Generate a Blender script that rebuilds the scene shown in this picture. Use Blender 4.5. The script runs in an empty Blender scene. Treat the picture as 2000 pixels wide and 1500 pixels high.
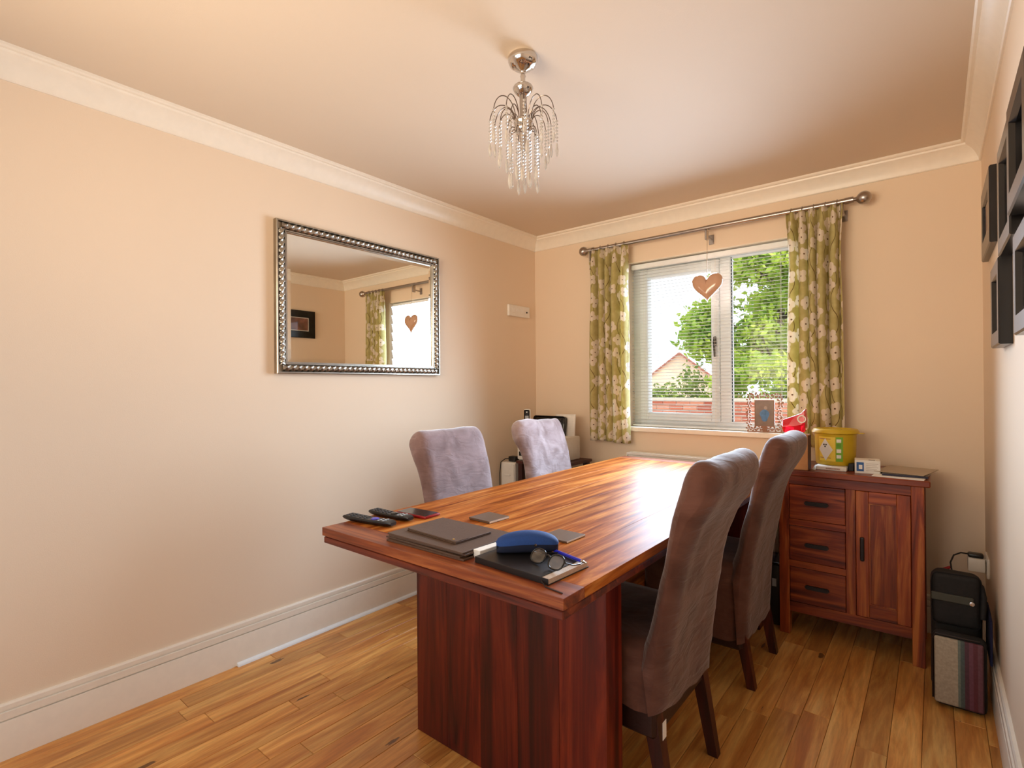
import bpy, bmesh, math, random
import numpy as np
from mathutils import Vector, Matrix, noise
random.seed(7)
sc = bpy.context.scene
col = sc.collection
PI = math.pi

# ------------------------------------------------------------------ camera
cd = bpy.data.cameras.new('camera'); cam = bpy.data.objects.new('camera', cd); col.objects.link(cam)
cd.sensor_width = 36; cd.lens = 18.437; cd.clip_start = .02; cd.clip_end = 200
_r = Vector((0.777836, 0.628419, -0.00775)); _u = Vector((0.007719, 0.002778, 0.999966)); _f = Vector((-0.628419, 0.77787, 0.00269))
cam.matrix_world = Matrix(((_r.x, _u.x, -_f.x, 2.4626), (_r.y, _u.y, -_f.y, -3.3503), (_r.z, _u.z, -_f.z, 1.2487), (0, 0, 0, 1)))
sc.camera = cam

# ------------------------------------------------------------------ world, sun, window daylight, added rear fill
w = bpy.data.worlds.new('world'); sc.world = w; w.use_nodes = True
bg = w.node_tree.nodes['Background']; bg.inputs[0].default_value = (.80, .90, 1, 1); bg.inputs[1].default_value = 2.0
sd = bpy.data.lights.new('sun', 'SUN'); sd.energy = 4.0; sd.angle = .01; sd.color = (1, .93, .78)
sun = bpy.data.objects.new('sun', sd); col.objects.link(sun); sun.rotation_euler = (0, math.radians(48), 0)
def area(name, loc, direction, sx, sy, power, color, spread=180):
    d = bpy.data.lights.new(name, 'AREA'); d.shape = 'RECTANGLE'; d.size = sx; d.size_y = sy; d.energy = power; d.color = color
    o = bpy.data.objects.new(name, d); col.objects.link(o); o.location = loc
    o.rotation_euler = Vector(direction).to_track_quat('-Z', 'Y').to_euler(); d.spread = math.radians(spread); return o
for k in range(12): area('window_daylight', (1.33, .014, 1.045 + .0875 * k), (0, -1, -.27), .99, .087, 4.2, (.61, .79, 1.0), 126)   # sky light as the blind's slats throw it downwards
area('added_rear_fill', (1.3, -4.02, 1.70), (0, 1, .24), 1.6, .8, 15, (1.0, .77, .50), 95)  # added warm fill lamp behind the camera, no such source known
vs = sc.view_settings; vs.view_transform = 'Standard'; vs.look = 'None'; vs.gamma = 1; vs.use_curve_mapping = False; vs.exposure = 0.10

# ------------------------------------------------------------------ helpers
def lin(c):
    c = c / 255
    return c / 12.92 if c <= .04045 else ((c + .055) / 1.055) ** 2.4
def rgb(r, g, b): return (lin(r), lin(g), lin(b), 1)
class NT:
    def __init__(s, name):
        s.m = bpy.data.materials.new(name); s.m.use_nodes = True; s.t = s.m.node_tree; s.n = s.t.nodes
        s.b = s.n['Principled BSDF']; s.out = s.n['Material Output']
    def add(s, typ, **kw):
        n = s.n.new(typ)
        for k, v in kw.items():
            if k.startswith('i_'):
                key = k[2:]; key = int(key) if key.isdigit() else key.replace('_', ' ')
                n.inputs[key].default_value = v
            else: setattr(n, k, v)
        return n
    def l(s, a, b): s.t.links.new(a, b)
    def math(s, op, a, b=None, c=None):
        n = s.n.new('ShaderNodeMath'); n.operation = op
        for i, v in enumerate((a, b, c)):
            if v is None: continue
            if isinstance(v, (int, float)): n.inputs[i].default_value = v
            else: s.l(v, n.inputs[i])
        return n.outputs[0]
    def ramp(s, fac, stops, interp='LINEAR'):
        n = s.n.new('ShaderNodeValToRGB'); n.color_ramp.interpolation = interp
        e = n.color_ramp.elements
        while len(e) < len(stops): e.new(.5)
        for el, (p, c) in zip(e, stops): el.position = p; el.color = c
        s.l(fac, n.inputs[0]); return n.outputs[0]
    def mix(s, fac, a, b, blend='MIX'):
        n = s.n.new('ShaderNodeMix'); n.data_type = 'RGBA'; n.blend_type = blend
        for i, v in ((0, fac), (6, a), (7, b)):
            if isinstance(v, (int, float, tuple)): n.inputs[i].default_value = v
            else: s.l(v, n.inputs[i])
        return n.outputs[2]
    def bump(s, h, strength=.2, dist=.01):
        n = s.add('ShaderNodeBump'); n.inputs['Strength'].default_value = strength; n.inputs['Distance'].default_value = dist
        s.l(h, n.inputs['Height']); s.l(n.outputs[0], s.b.inputs['Normal']); return n
def setp(b, **kw):
    names = dict(rough='Roughness', metal='Metallic', coat='Coat Weight', coatr='Coat Roughness', sheen='Sheen Weight', trans='Transmission Weight', ior='IOR', spec='Specular IOR Level', alpha='Alpha')
    for k, v in kw.items(): b.inputs[names[k]].default_value = v
def plain(name, c, var=.06, scale=30, bump=0, **kw):
    """flat-coloured surface with a little procedural mottling"""
    t = NT(name); tc = t.add('ShaderNodeTexCoord'); nz = t.add('ShaderNodeTexNoise', i_Scale=scale, i_Detail=4.0)
    t.l(tc.outputs['Object'], nz.inputs['Vector'])
    lo = tuple(max(0, v * (1 - var)) for v in c[:3]) + (1,); hi = tuple(min(1, v * (1 + var)) for v in c[:3]) + (1,)
    t.l(t.ramp(nz.outputs[0], [(.3, lo), (.7, hi)]), t.b.inputs['Base Color'])
    if bump: t.bump(nz.outputs[0], bump, .004)
    setp(t.b, **dict(dict(rough=.6), **kw)); return t.m
def wood(name, dark, mid, light, axis='Y', scale=3.0, stretch=14, rough=.35, coat=.0, coatr=.2, tone=.35, knots=False, bump=.06):
    t = NT(name); tc = t.add('ShaderNodeTexCoord'); oi = t.add('ShaderNodeObjectInfo')
    off = t.add('ShaderNodeVectorMath', operation='SCALE'); t.l(oi.outputs['Location'], off.inputs[0]); off.inputs['Scale'].default_value = 0.0
    comb = t.add('ShaderNodeCombineXYZ')
    r100 = t.math('MULTIPLY', oi.outputs['Random'], 57.0)
    for i in range(3): t.l(r100, comb.inputs[i])
    ad = t.add('ShaderNodeVectorMath', operation='ADD'); t.l(tc.outputs['Object'], ad.inputs[0]); t.l(comb.outputs[0], ad.inputs[1])
    mp = t.add('ShaderNodeMapping'); s = [scale * stretch / 4] * 3; s['XYZ'.index(axis)] = scale / 4
    mp.inputs['Scale'].default_value = s; t.l(ad.outputs[0], mp.inputs[0])
    n1 = t.add('ShaderNodeTexNoise', i_Scale=1.6, i_Detail=5.0, i_Roughness=.6, i_Distortion=1.4); t.l(mp.outputs[0], n1.inputs['Vector'])
    n2 = t.add('ShaderNodeTexNoise', i_Scale=9.0, i_Detail=3.0, i_Roughness=.7); t.l(mp.outputs[0], n2.inputs['Vector'])
    c = t.ramp(n1.outputs[0], [(.34, dark), (.5, mid), (.66, light)])
    g = t.ramp(n2.outputs[0], [(.3, (.72, .72, .72, 1)), (.65, (1.08, 1.08, 1.08, 1))])
    c = t.mix(.7, c, g, 'MULTIPLY')
    tn = t.math('MULTIPLY_ADD', oi.outputs['Random'], tone, 1 - tone / 2)
    tcb = t.add('ShaderNodeCombineColor')
    for i in range(3): t.l(tn, tcb.inputs[i])
    c = t.mix(1.0, c, tcb.outputs[0], 'MULTIPLY')
    if knots:
        mp2 = t.add('ShaderNodeMapping'); s2 = [11.0] * 3; s2['XYZ'.index(axis)] = 3.2; mp2.inputs['Scale'].default_value = s2; t.l(ad.outputs[0], mp2.inputs[0])
        vo = t.add('ShaderNodeTexVoronoi', i_Scale=1.0, i_Randomness=1.0); t.l(mp2.outputs[0], vo.inputs['Vector'])
        sep = t.add('ShaderNodeSeparateColor'); t.l(vo.outputs['Color'], sep.inputs[0])
        rad = t.math('MULTIPLY', t.math('GREATER_THAN', sep.outputs[0], .70), .22)
        k = t.math('LESS_THAN', t.math('ADD', vo.outputs['Distance'], t.math('MULTIPLY', n2.outputs[0], .2)), rad)
        c = t.mix(t.math('MULTIPLY', k, .8), c, (.07, .025, .01, 1))
    t.l(c, t.b.inputs['Base Color']); setp(t.b, rough=rough, coat=coat, coatr=coatr)
    if bump: t.bump(n2.outputs[0], bump, .002)
    return t.m
def metal(name, c, rough=.2, var=.05): return plain(name, c, var=var, scale=8, rough=rough, metal=1.0)
def glassy(name, tint=(1, 1, 1, 1), gl=.012, fk=.4):
    t = NT(name); tr = t.add('ShaderNodeBsdfTransparent'); tr.inputs[0].default_value = tint
    g = t.add('ShaderNodeBsdfGlossy'); g.inputs['Roughness'].default_value = .01
    lw = t.add('ShaderNodeLayerWeight'); lw.inputs[0].default_value = .25
    nz = t.add('ShaderNodeTexNoise', i_Scale=2.0)
    f = t.math('MULTIPLY_ADD', lw.outputs['Fresnel'], fk, t.math('MULTIPLY', nz.outputs[0], gl))
    mx = t.add('ShaderNodeMixShader'); t.l(f, mx.inputs[0]); t.l(tr.outputs[0], mx.inputs[1]); t.l(g.outputs[0], mx.inputs[2]); t.l(mx.outputs[0], t.out.inputs[0])
    return t.m

def bx(bm, x0, x1, y0, y1, z0, z1, bev=0, seg=1, mat=None):
    b = bmesh.new(); bmesh.ops.create_cube(b, size=1)
    for v in b.verts: v.co = Vector(((x0 + x1) / 2 + v.co.x * (x1 - x0), (y0 + y1) / 2 + v.co.y * (y1 - y0), (z0 + z1) / 2 + v.co.z * (z1 - z0)))
    if bev: bmesh.ops.bevel(b, geom=list(b.edges), offset=bev, segments=seg, profile=.5, affect='EDGES')
    join(bm, b, mat); return bm
def join(bm, b, mat=None):
    mp = {}
    for v in b.verts: mp[v] = bm.verts.new(mat @ v.co if mat else v.co)
    for f in b.faces:
        try: bm.faces.new([mp[v] for v in f.verts])
        except ValueError: pass
    b.free()
def lathe(bm, prof, n=24, c=(0, 0, 0), mat=None):
    rings = []
    for r, z in prof:
        if r < 1e-6: rings.append([bm.verts.new(tr(mat, (c[0], c[1], c[2] + z)))])
        else: rings.append([bm.verts.new(tr(mat, (c[0] + r * math.cos(2 * PI * i / n), c[1] + r * math.sin(2 * PI * i / n), c[2] + z))) for i in range(n)])
    for a, b in zip(rings, rings[1:]):
        for i in range(n):
            j = (i + 1) % n
            q = [a[i % len(a)], a[j % len(a)], b[j % len(b)], b[i % len(b)]]
            q2 = [v for k, v in enumerate(q) if v not in q[:k]]
            if len(q2) >= 3: bm.faces.new(q2)
    return bm
def tr(m, v): return m @ Vector(v) if m else Vector(v)
def tube(bm, pts, r, n=8, cap=True):
    pts = [Vector(p) for p in pts]; rings = []; up = Vector((0, 0, 1)); prev = None
    for i, p in enumerate(pts):
        d = (pts[min(i + 1, len(pts) - 1)] - pts[max(i - 1, 0)]).normalized()
        if prev is None:
            a = d.cross(up if abs(d.z) < .9 else Vector((1, 0, 0))).normalized()
        else:
            a = (prev - d * prev.dot(d)).normalized()
        prev = a; b = d.cross(a); rr = r[i] if isinstance(r, (list, tuple)) else r
        rings.append([bm.verts.new(p + (a * math.cos(2 * PI * k / n) + b * math.sin(2 * PI * k / n)) * rr) for k in range(n)])
    for a, b in zip(rings, rings[1:]):
        for k in range(n): bm.faces.new((a[k], a[(k + 1) % n], b[(k + 1) % n], b[k]))
    if cap: bm.faces.new(rings[0][::-1]); bm.faces.new(rings[-1])
    return bm
def prism(bm, poly, f0, f1, bev=0, mat=None):
    """poly: list of 2d points; f0/f1 map a 2d point to 3d at each end"""
    b = bmesh.new(); A = [b.verts.new(f0(*q)) for q in poly]; B = [b.verts.new(f1(*q)) for q in poly]; n = len(poly)
    b.faces.new(A); b.faces.new(B[::-1])
    for i in range(n): b.faces.new((A[i], B[i], B[(i + 1) % n], A[(i + 1) % n]))
    bmesh.ops.recalc_face_normals(b, faces=list(b.faces))
    if bev: bmesh.ops.bevel(b, geom=[e for e in b.edges if e.calc_face_angle(0) > .6], offset=bev, segments=2, affect='EDGES')
    join(bm, b, mat); return bm
def grid(bm, fn, nu, nv, wrap=False):
    V = [[bm.verts.new(fn(i / nu, j / nv)) for j in range(nv + 1)] for i in range(nu + (0 if wrap else 1))]
    for i in range(nu):
        for j in range(nv):
            a, b = V[i], V[(i + 1) % len(V)]
            bm.faces.new((a[j], b[j], b[j + 1], a[j + 1]))
    return V
def obj(name, bm, mat, parent=None, smooth=False, recalc=True):
    if recalc: bmesh.ops.recalc_face_normals(bm, faces=list(bm.faces))
    me = bpy.data.meshes.new(name); bm.to_mesh(me); bm.free()
    me.materials.append(mat)
    if smooth:
        me.polygons.foreach_set('use_smooth', [True] * len(me.polygons))
        me.set_sharp_from_angle(angle=math.radians(smooth if smooth > 1 else 40))
    o = bpy.data.objects.new(name, me); col.objects.link(o)
    if parent: o.parent = parent
    return o
def B(): return bmesh.new()
def tag(o, label, cat, group=None, kind=None):
    o['label'] = label; o['category'] = cat
    if group: o['group'] = group
    if kind: o['kind'] = kind
    return o
def thing(name, label, cat, loc=(0, 0, 0), rotz=0, group=None, kind=None):
    o = bpy.data.objects.new(name, None); col.objects.link(o); o.location = loc; o.rotation_euler = (0, 0, rotz); o.empty_display_size = .05
    return tag(o, label, cat, group, kind)
def dup(root, loc, rotz, label):
    r = root.copy(); col.objects.link(r); r.location = loc; r.rotation_euler = (0, 0, rotz); r['label'] = label
    for ch in list(root.children):
        c = ch.copy(); col.objects.link(c); c.parent = r
        for g in ch.children:
            d = g.copy(); col.objects.link(d); d.parent = c
    return r

# ------------------------------------------------------------------ materials
def wall_paint(name, c):
    t = NT(name); tc = t.add('ShaderNodeTexCoord'); n = t.add('ShaderNodeTexNoise', i_Scale=1.2, i_Detail=2.0); n2 = t.add('ShaderNodeTexNoise', i_Scale=260.0, i_Detail=2.0)
    for k in (n, n2): t.l(tc.outputs['Object'], k.inputs['Vector'])
    t.l(t.ramp(n.outputs[0], [(.3, tuple(v * .97 for v in c[:3]) + (1,)), (.7, c)]), t.b.inputs['Base Color'])
    t.bump(n2.outputs[0], .12, .002); setp(t.b, rough=.75, spec=.25); return t.m
M = {}
M['wall'] = wall_paint('cream_wall_paint', rgb(238, 216, 190))
M['ceil'] = wall_paint('ceiling_paint', rgb(224, 206, 185))
M['trim'] = plain('white_gloss_trim', rgb(244, 234, 218), var=.02, rough=.35)
M['upvc'] = plain('white_upvc', rgb(240, 243, 244), var=.02, rough=.3)
M['white'] = plain('white_plastic', rgb(238, 232, 222), var=.03, rough=.4)
M['oak'] = wood('oak_plank', rgb(186, 116, 52), rgb(212, 148, 76), rgb(232, 178, 102), 'Y', 3.2, 12, rough=.33, tone=.36, knots=True)
M['gapfloor'] = plain('floor_joint', rgb(66, 36, 16), rough=.8)
M['rose_y'] = wood('rosewood_lengthwise', rgb(122, 58, 21), rgb(170, 94, 38), rgb(212, 142, 72), 'Y', 3.0, 15, rough=.42, coat=.0, coatr=.2, tone=.3); setp(M['rose_y'].node_tree.nodes['Principled BSDF'], spec=.045)
M['rose_x'] = wood('rosewood_crosswise', rgb(78, 24, 10), rgb(128, 48, 18), rgb(172, 84, 36), 'X', 3.0, 15, rough=.33, tone=.35)
M['rose_z'] = wood('rosewood_upright', rgb(88, 28, 12), rgb(146, 62, 24), rgb(192, 112, 52), 'Z', 2.6, 14, rough=.36, tone=.4)
M['rose_end'] = wood('rosewood_end_board', rgb(84, 30, 13), rgb(134, 62, 27), rgb(180, 104, 50), 'X', 3.0, 15, rough=.4, tone=.2)
M['rose_low'] = wood('dark_rosewood_edge', rgb(60, 18, 9), rgb(104, 36, 16), rgb(146, 66, 30), 'X', 3.0, 15, rough=.4, tone=.2)
M['rose_leg_shaded'] = wood('shaded_red_rosewood', rgb(48, 7, 4), rgb(92, 18, 7), rgb(128, 42, 17), 'Z', 2.4, 13, rough=.4, tone=.4)  # table wood darkened: shade on the leg front painted into the colour
M['darkmetal'] = plain('black_iron', rgb(28, 20, 18), rough=.45)
M['darkwood'] = wood('dark_leg_wood', rgb(40, 12, 8), rgb(62, 20, 12), rgb(84, 30, 18), 'Z', 4, 10, rough=.4)
M['leather'] = plain('dark_brown_leather', rgb(44, 20, 14), rough=.45, bump=.2, scale=120)
M['chrome'] = metal('chrome', (.62, .58, .54, 1), .08)
M['nickel'] = metal('brushed_nickel', (.42, .38, .35, 1), .28)
M['armmetal'] = metal('dark_chrome_wire', (.20, .155, .13, 1), .25)
M['pewter'] = metal('pewter_gilt', (.40, .36, .30, 1), .3, .2)
M['mirror'] = metal('mirror_silver', (.90, .92, .88, 1), .004, 0)
M['black'] = plain('black_plastic', rgb(22, 20, 20), rough=.4)
M['gloss_black'] = plain('glossy_black', rgb(16, 14, 14), rough=.12)
M['glass'] = glassy('clear_glass')
M['paper'] = plain('white_paper', rgb(240, 236, 228), var=.03, rough=.8)
M['card'] = plain('brown_cardboard', rgb(190, 138, 92), var=.06, rough=.85)
def crystal():
    t = NT('crystal_glass'); nz = t.add('ShaderNodeTexNoise', i_Scale=40.0)
    t.l(t.ramp(nz.outputs[0], [(.3, (.74, .69, .63, 1)), (.7, (1, .98, .95, 1))]), t.b.inputs['Base Color'])
    setp(t.b, rough=.03, trans=.7, ior=1.6); return t.m
M['crystal'] = crystal()
def velvet(name, ca, cb_, sh=.9):
    t = NT(name); tc = t.add('ShaderNodeTexCoord')
    n = t.add('ShaderNodeTexNoise', i_Scale=9.0, i_Detail=6.0, i_Distortion=.8); t.l(tc.outputs['Object'], n.inputs['Vector'])
    t.l(t.ramp(n.outputs[0], [(.3, ca), (.7, cb_)]), t.b.inputs['Base Color'])
    mp = t.add('ShaderNodeMapping'); mp.inputs['Scale'].default_value = (3, 4, 11); mp.inputs['Rotation'].default_value = (.5, 0, 0); t.l(tc.outputs['Object'], mp.inputs[0])
    n2 = t.add('ShaderNodeTexNoise', i_Scale=2.2, i_Detail=3.0, i_Distortion=1.2); t.l(mp.outputs[0], n2.inputs['Vector'])
    t.bump(n2.outputs[0], .45, .012); setp(t.b, rough=.75, sheen=sh, spec=.2); t.b.inputs['Sheen Roughness'].default_value = .4; return t.m
M['velvet'] = velvet('shaded_taupe_velvet', rgb(80, 47, 35), rgb(110, 73, 60), .4); M['velvet_lit'] = velvet('lit_taupe_velvet', rgb(112, 86, 82), rgb(148, 122, 120)); M['velvet_lit_pale'] = velvet('lit_pale_taupe_velvet', rgb(120, 94, 90), rgb(182, 162, 162))  # same cover cloth thrice: shade painted in for right chairs, window light for left
def curtain_mat():
    t = NT('floral_curtain_cloth'); uv = t.add('ShaderNodeUVMap'); sep = t.add('ShaderNodeSeparateXYZ'); t.l(uv.outputs[0], sep.inputs[0])
    u, v = sep.outputs[0], sep.outputs[1]                     # metres along and down the cloth
    vo = t.add('ShaderNodeTexVoronoi', i_Scale=12.0, i_Randomness=.8); vo.voronoi_dimensions = '2D'; t.l(uv.outputs[0], vo.inputs['Vector'])
    sb = t.add('ShaderNodeVectorMath', operation='SUBTRACT'); t.l(uv.outputs[0], sb.inputs[0]); t.l(vo.outputs['Position'], sb.inputs[1])
    s2 = t.add('ShaderNodeSeparateXYZ'); t.l(sb.outputs[0], s2.inputs[0])
    sc_ = t.add('ShaderNodeSeparateColor'); t.l(vo.outputs['Color'], sc_.inputs[0])
    th = t.math('ARCTAN2', s2.outputs[1], s2.outputs[0])
    rr = t.math('SQRT', t.math('ADD', t.math('POWER', s2.outputs[0], 2.0), t.math('POWER', s2.outputs[1], 2.0)))
    pet = t.math('ABSOLUTE', t.math('COSINE', t.math('ADD', t.math('MULTIPLY', th, 2.0), t.math('MULTIPLY', sc_.outputs[1], 6.28))))
    lim = t.math('MULTIPLY_ADD', pet, .013, .026)
    lim = t.math('MULTIPLY', lim, t.math('GREATER_THAN', sc_.outputs[0], .22))
    fl = t.math('LESS_THAN', rr, lim)
    eye = t.math('LESS_THAN', rr, .0045)
    wob = t.math('MULTIPLY', t.math('SINE', t.math('MULTIPLY', v, 26.0)), .022)
    fr = t.math('ABSOLUTE', t.math('SUBTRACT', t.math('FRACT', t.math('MULTIPLY', t.math('ADD', u, wob), 10.5)), .5))
    stem = t.math('LESS_THAN', fr, .022)
    nz = t.add('ShaderNodeTexNoise', i_Scale=30.0); t.l(uv.outputs[0], nz.inputs['Vector'])
    c = t.ramp(nz.outputs[0], [(.3, rgb(200, 186, 124)), (.7, rgb(214, 202, 142))])
    c = t.mix(stem, c, rgb(116, 92, 52)); c = t.mix(fl, c, rgb(240, 228, 208)); c = t.mix(t.math('MULTIPLY', eye, fl), c, rgb(120, 90, 60))
    t.l(c, t.b.inputs['Base Color']); setp(t.b, rough=.85, spec=.15)
    tl = t.add('ShaderNodeBsdfTranslucent'); t.l(c, tl.inputs[0])
    mx = t.add('ShaderNodeMixShader'); mx.inputs[0].default_value = .38; t.l(t.b.outputs[0], mx.inputs[1]); t.l(tl.outputs[0], mx.inputs[2]); t.l(mx.outputs[0], t.out.inputs[0])
    return t.m
M['curtain'] = curtain_mat()

# ------------------------------------------------------------------ room shell
W, H, YR = 2.64, 2.40, -4.10
WX0, WX1, WZ0, WZ1 = .80, 1.86, .955, 2.092       # window opening
def struct(name, bm, mat, label, cat, parent=None, smooth=False):
    o = obj(name, bm, mat, parent, smooth); tag(o, label, cat, kind='structure'); return o
T_ = .30
struct('wall_left', bx(B(), -T_, 0, YR - T_, T_, 0, H), M['wall'], 'long cream wall on the left carrying the mirror', 'wall')
struct('wall_right', bx(B(), W, W + T_, YR - T_, T_, 0, H), M['wall'], 'cream wall on the right with black picture frames', 'wall')
b = B()
bx(b, 0, WX0, 0, T_, 0, H); bx(b, WX1, W, 0, T_, 0, H); bx(b, WX0, WX1, 0, T_, 0, WZ0 - .03); bx(b, WX0, WX1, 0, T_, WZ1, H)
struct('wall_back', b, M['wall'], 'cream end wall with the window in it', 'wall')
b = B(); DX0, DX1, DZ = .5, 2.1, 2.1
bx(b, 0, DX0, YR - .2, YR, 0, H); bx(b, DX1, W, YR - .2, YR, 0, H); bx(b, DX0, DX1, YR - .2, YR, DZ, H)
struct('wall_rear', b, M['wall'], 'cream wall behind the viewpoint with made-up glazed doors', 'wall')
struct('ceiling', bx(B(), -T_, W + T_, YR - T_, T_, H, H + .25), M['ceil'], 'plain cream ceiling', 'ceiling')
fl = struct('floor', bx(B(), -T_, W + T_, YR - T_, T_, -.25, -.013), M['gapfloor'], 'oak plank floor of the dining room', 'floor')
# planks, each a piece of its own
PW = .0895
x = .0
ci = 0
while x < W - .005:
    x1 = min(x + PW, W); y = YR + random.uniform(-.7, 0)
    while y < 0:
        L = random.choice((.42, .55, .7, .85, 1.05)) * random.uniform(.85, 1.15); y1 = y + L
        if y1 > -.12: y1 = 0.0
        ya = max(y, YR)
        if y1 > ya + .02:
            b = B(); cx, cy = (x + x1) / 2, (ya + y1) / 2
            bx(b, x + .0006 - cx, x1 - .0006 - cx, ya + .0006 - cy, y1 - .0006 - cy, -.013, random.uniform(-.0006, 0), .0012)
            o = obj('plank', b, M['oak'], fl); o.location = (cx, cy, 0)
        y = y1
    x = x1; ci += 1

CORN = [(0, 2.3024), (.006, 2.3024), (.010, 2.306), (.012, 2.318), (.016, 2.330), (.024, 2.346), (.035, 2.360), (.048, 2.371), (.058, 2.377), (.060, 2.385), (.070, 2.386), (.076, 2.391), (.076, 2.4), (0, 2.4)]
SK = [(0, 0), (.018, 0), (.018, .127), (.0175, .129), (.009, .1295), (.009, .1335), (.0165, .1345), (.0165, .159), (.008, .160), (.008, .1645), (.0125, .1655), (.0125, .181), (.009, .187), (0, .187)]
def run(name, prof, side, a, e, mat, label, cat, mit=True):
    k = 1 if mit else 0
    if side == 'left': f0, f1 = (lambda o, z: (o, a + k * o, z)), (lambda o, z: (o, e - k * o, z))
    if side == 'right': f0, f1 = (lambda o, z: (W - o, a + k * o, z)), (lambda o, z: (W - o, e - k * o, z))
    if side == 'back': f0, f1 = (lambda o, z: (a + k * o, -o, z)), (lambda o, z: (e - k * o, -o, z))
    if side == 'rear': f0, f1 = (lambda o, z: (a + k * o, YR + o, z)), (lambda o, z: (e - k * o, YR + o, z))
    return struct(name, prism(B(), prof, f0, f1), mat, label, cat, smooth=30)
run('trim_1', CORN, 'left', YR, 0, M['trim'], 'white plaster cornice above the mirror wall', 'cornice')
run('trim_2', CORN, 'back', 0, W, M['trim'], 'white plaster cornice above the window', 'cornice')
run('trim_3', CORN, 'right', YR, 0, M['trim'], 'white plaster cornice above the picture frames', 'cornice')
run('trim_4', CORN, 'rear', 0, W, M['trim'], 'white plaster cornice above the made-up glazed doors', 'cornice')
run('baseboard_left', SK, 'left', YR, 0, M['trim'], 'tall moulded white skirting below the mirror wall', 'skirting')
run('baseboard_back', SK, 'back', 0, W, M['trim'], 'moulded white skirting below the window', 'skirting')
run('baseboard_right', SK, 'right', YR, 0, M['trim'], 'moulded white skirting below the picture frames', 'skirting')
qr = [(.018, 0), (.034, 0), (.033, .006), (.029, .011), (.024, .014), (.018, .015)]
run('trim_5', qr, 'left', -2.30, -.02, M['upvc'], 'thin white quarter-round bead along the left skirting', 'beading', False)

# window
def winframe():
    root = thing('window_1', 'white framed double window with an opening left sash', 'window', (0, 0, 0), kind='structure')
    y0, y1 = .085, .150
    b = B(); bx(b, WX0, WX0 + .05, y0, y1, WZ0, WZ1, .004); bx(b, WX1 - .05, WX1, y0, y1, WZ0, WZ1, .004)
    bx(b, WX0 + .05, WX1 - .05, y0, y1, WZ0, WZ0 + .05, .004); bx(b, WX0 + .05, WX1 - .05, y0, y1, WZ1 - .045, WZ1, .004); bx(b, 1.395, 1.462, y0, y1, WZ0 + .05, WZ1 - .045, .004)
    obj('window_frame', b, M['upvc'], root)
    b = B(); s0, s1 = .07, .14; X0, X1, Z0, Z1 = .853, 1.395, 1.003, 2.044; G = (.913, 1.345, 1.056, 1.985)
    bx(b, X0, G[0], s0, s1, Z0, Z1, .004); bx(b, G[1], X1, s0, s1, Z0, Z1, .004); bx(b, G[0], G[1], s0, s1, Z0, G[2], .004); bx(b, G[0], G[1], s0, s1, G[3], Z1, .004)
    sash = obj('sash', b, M['upvc'], root)
    b = B(); bx(b, G[0] - .002, G[1] + .002, .104, .110, G[2] - .002, G[3] + .002); obj('pane', b, M['glass'], root)
    b = B(); bx(b, 1.460, WX1 - .048, .108, .114, WZ0 + .048, WZ1 - .043); obj('pane', b, M['glass'], root)
    b = B(); bx(b, 1.4605, 1.4665, .100, .108, 1.005, 2.045); obj('gasket', b, M['black'], root)
    b = B(); bx(b, 1.36, 1.38, .055, .0695, 1.49, 1.55, .004); tube(b, [(1.37, .055, 1.525), (1.37, .045, 1.52), (1.374, .040, 1.46), (1.376, .038, 1.42)], [.007, .008, .007, .006], 10)
    obj('handle', b, M['darkmetal'], root, 40)
    return root
winframe()
b = B(); bx(b, WX0 - .06, WX1 + .06, -.035, 0, WZ0 - .028, WZ0 + .004, .006, 2); bx(b, WX0, WX1, -.002, .085, WZ0 - .03, WZ0 + .002)
struct('trim_6', b, M['trim'], 'white window sill board', 'window sill')
b = B(); bx(b, WX0, WX0 + .004, .002, .085, WZ0, WZ1); bx(b, WX1 - .004, WX1, .002, .085, WZ0, WZ1); bx(b, WX0, WX1, .002, .085, WZ1 - .004, WZ1)
struct('trim_7', b, M['trim'], 'white lining of the window recess', 'window reveal')
# made-up glazed doors for the added rear fill, unseen behind the viewpoint
dr = thing('added_door_1', 'made-up white glazed double doors behind the viewpoint', 'door', (0, 0, 0), kind='structure')
b = B(); bx(b, DX0, DX0 + .06, YR - .16, YR - .08, 0, DZ); bx(b, DX1 - .06, DX1, YR - .16, YR - .08, 0, DZ); bx(b, DX0 + .06, DX1 - .06, YR - .16, YR - .08, DZ - .06, DZ); bx(b, DX0 + .06, DX1 - .06, YR - .16, YR - .08, 0, .12); bx(b, 1.25, 1.35, YR - .16, YR - .08, .12, DZ - .06)
obj('added_door_frame', b, M['upvc'], dr)
for xa, xb in ((DX0 + .06, 1.25), (1.35, DX1 - .06)): obj('pane', bx(B(), xa, xb, YR - .125, YR - .12, .12, DZ - .06), M['glass'], dr)

# ------------------------------------------------------------------ venetian blind
bl = thing('venetian_blind', 'white slatted venetian blind lowered across the window', 'blind', (0, 0, 0))
SX0, SX1, SY = WX0 + .012, WX1 - .012, .045
obj('headrail', bx(B(), SX0, SX1, SY - .016, SY + .016, WZ1 - .045, WZ1 - .012, .003), M['upvc'], bl)
obj('bottom_rail', bx(B(), SX0, SX1, SY - .011, SY + .011, WZ0 + .006, WZ0 + .018, .003), M['upvc'], bl)
b = B(); n = 4
for i in range(n):
    pass
prof = [(-.0115, -.0012), (-.006, .0003), (0, .0008), (.006, .0003), (.0115, -.0012)]
V0 = []
tilt = math.radians(6)
for (a, z) in prof:
    aa, zz = a * math.cos(tilt) - z * math.sin(tilt), a * math.sin(tilt) + z * math.cos(tilt)
    V0.append((b.verts.new((SX0, aa, zz)), b.verts.new((SX1, aa, zz))))
for q, r_ in zip(V0, V0[1:]): b.faces.new((q[0], q[1], r_[1], r_[0]))
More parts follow.
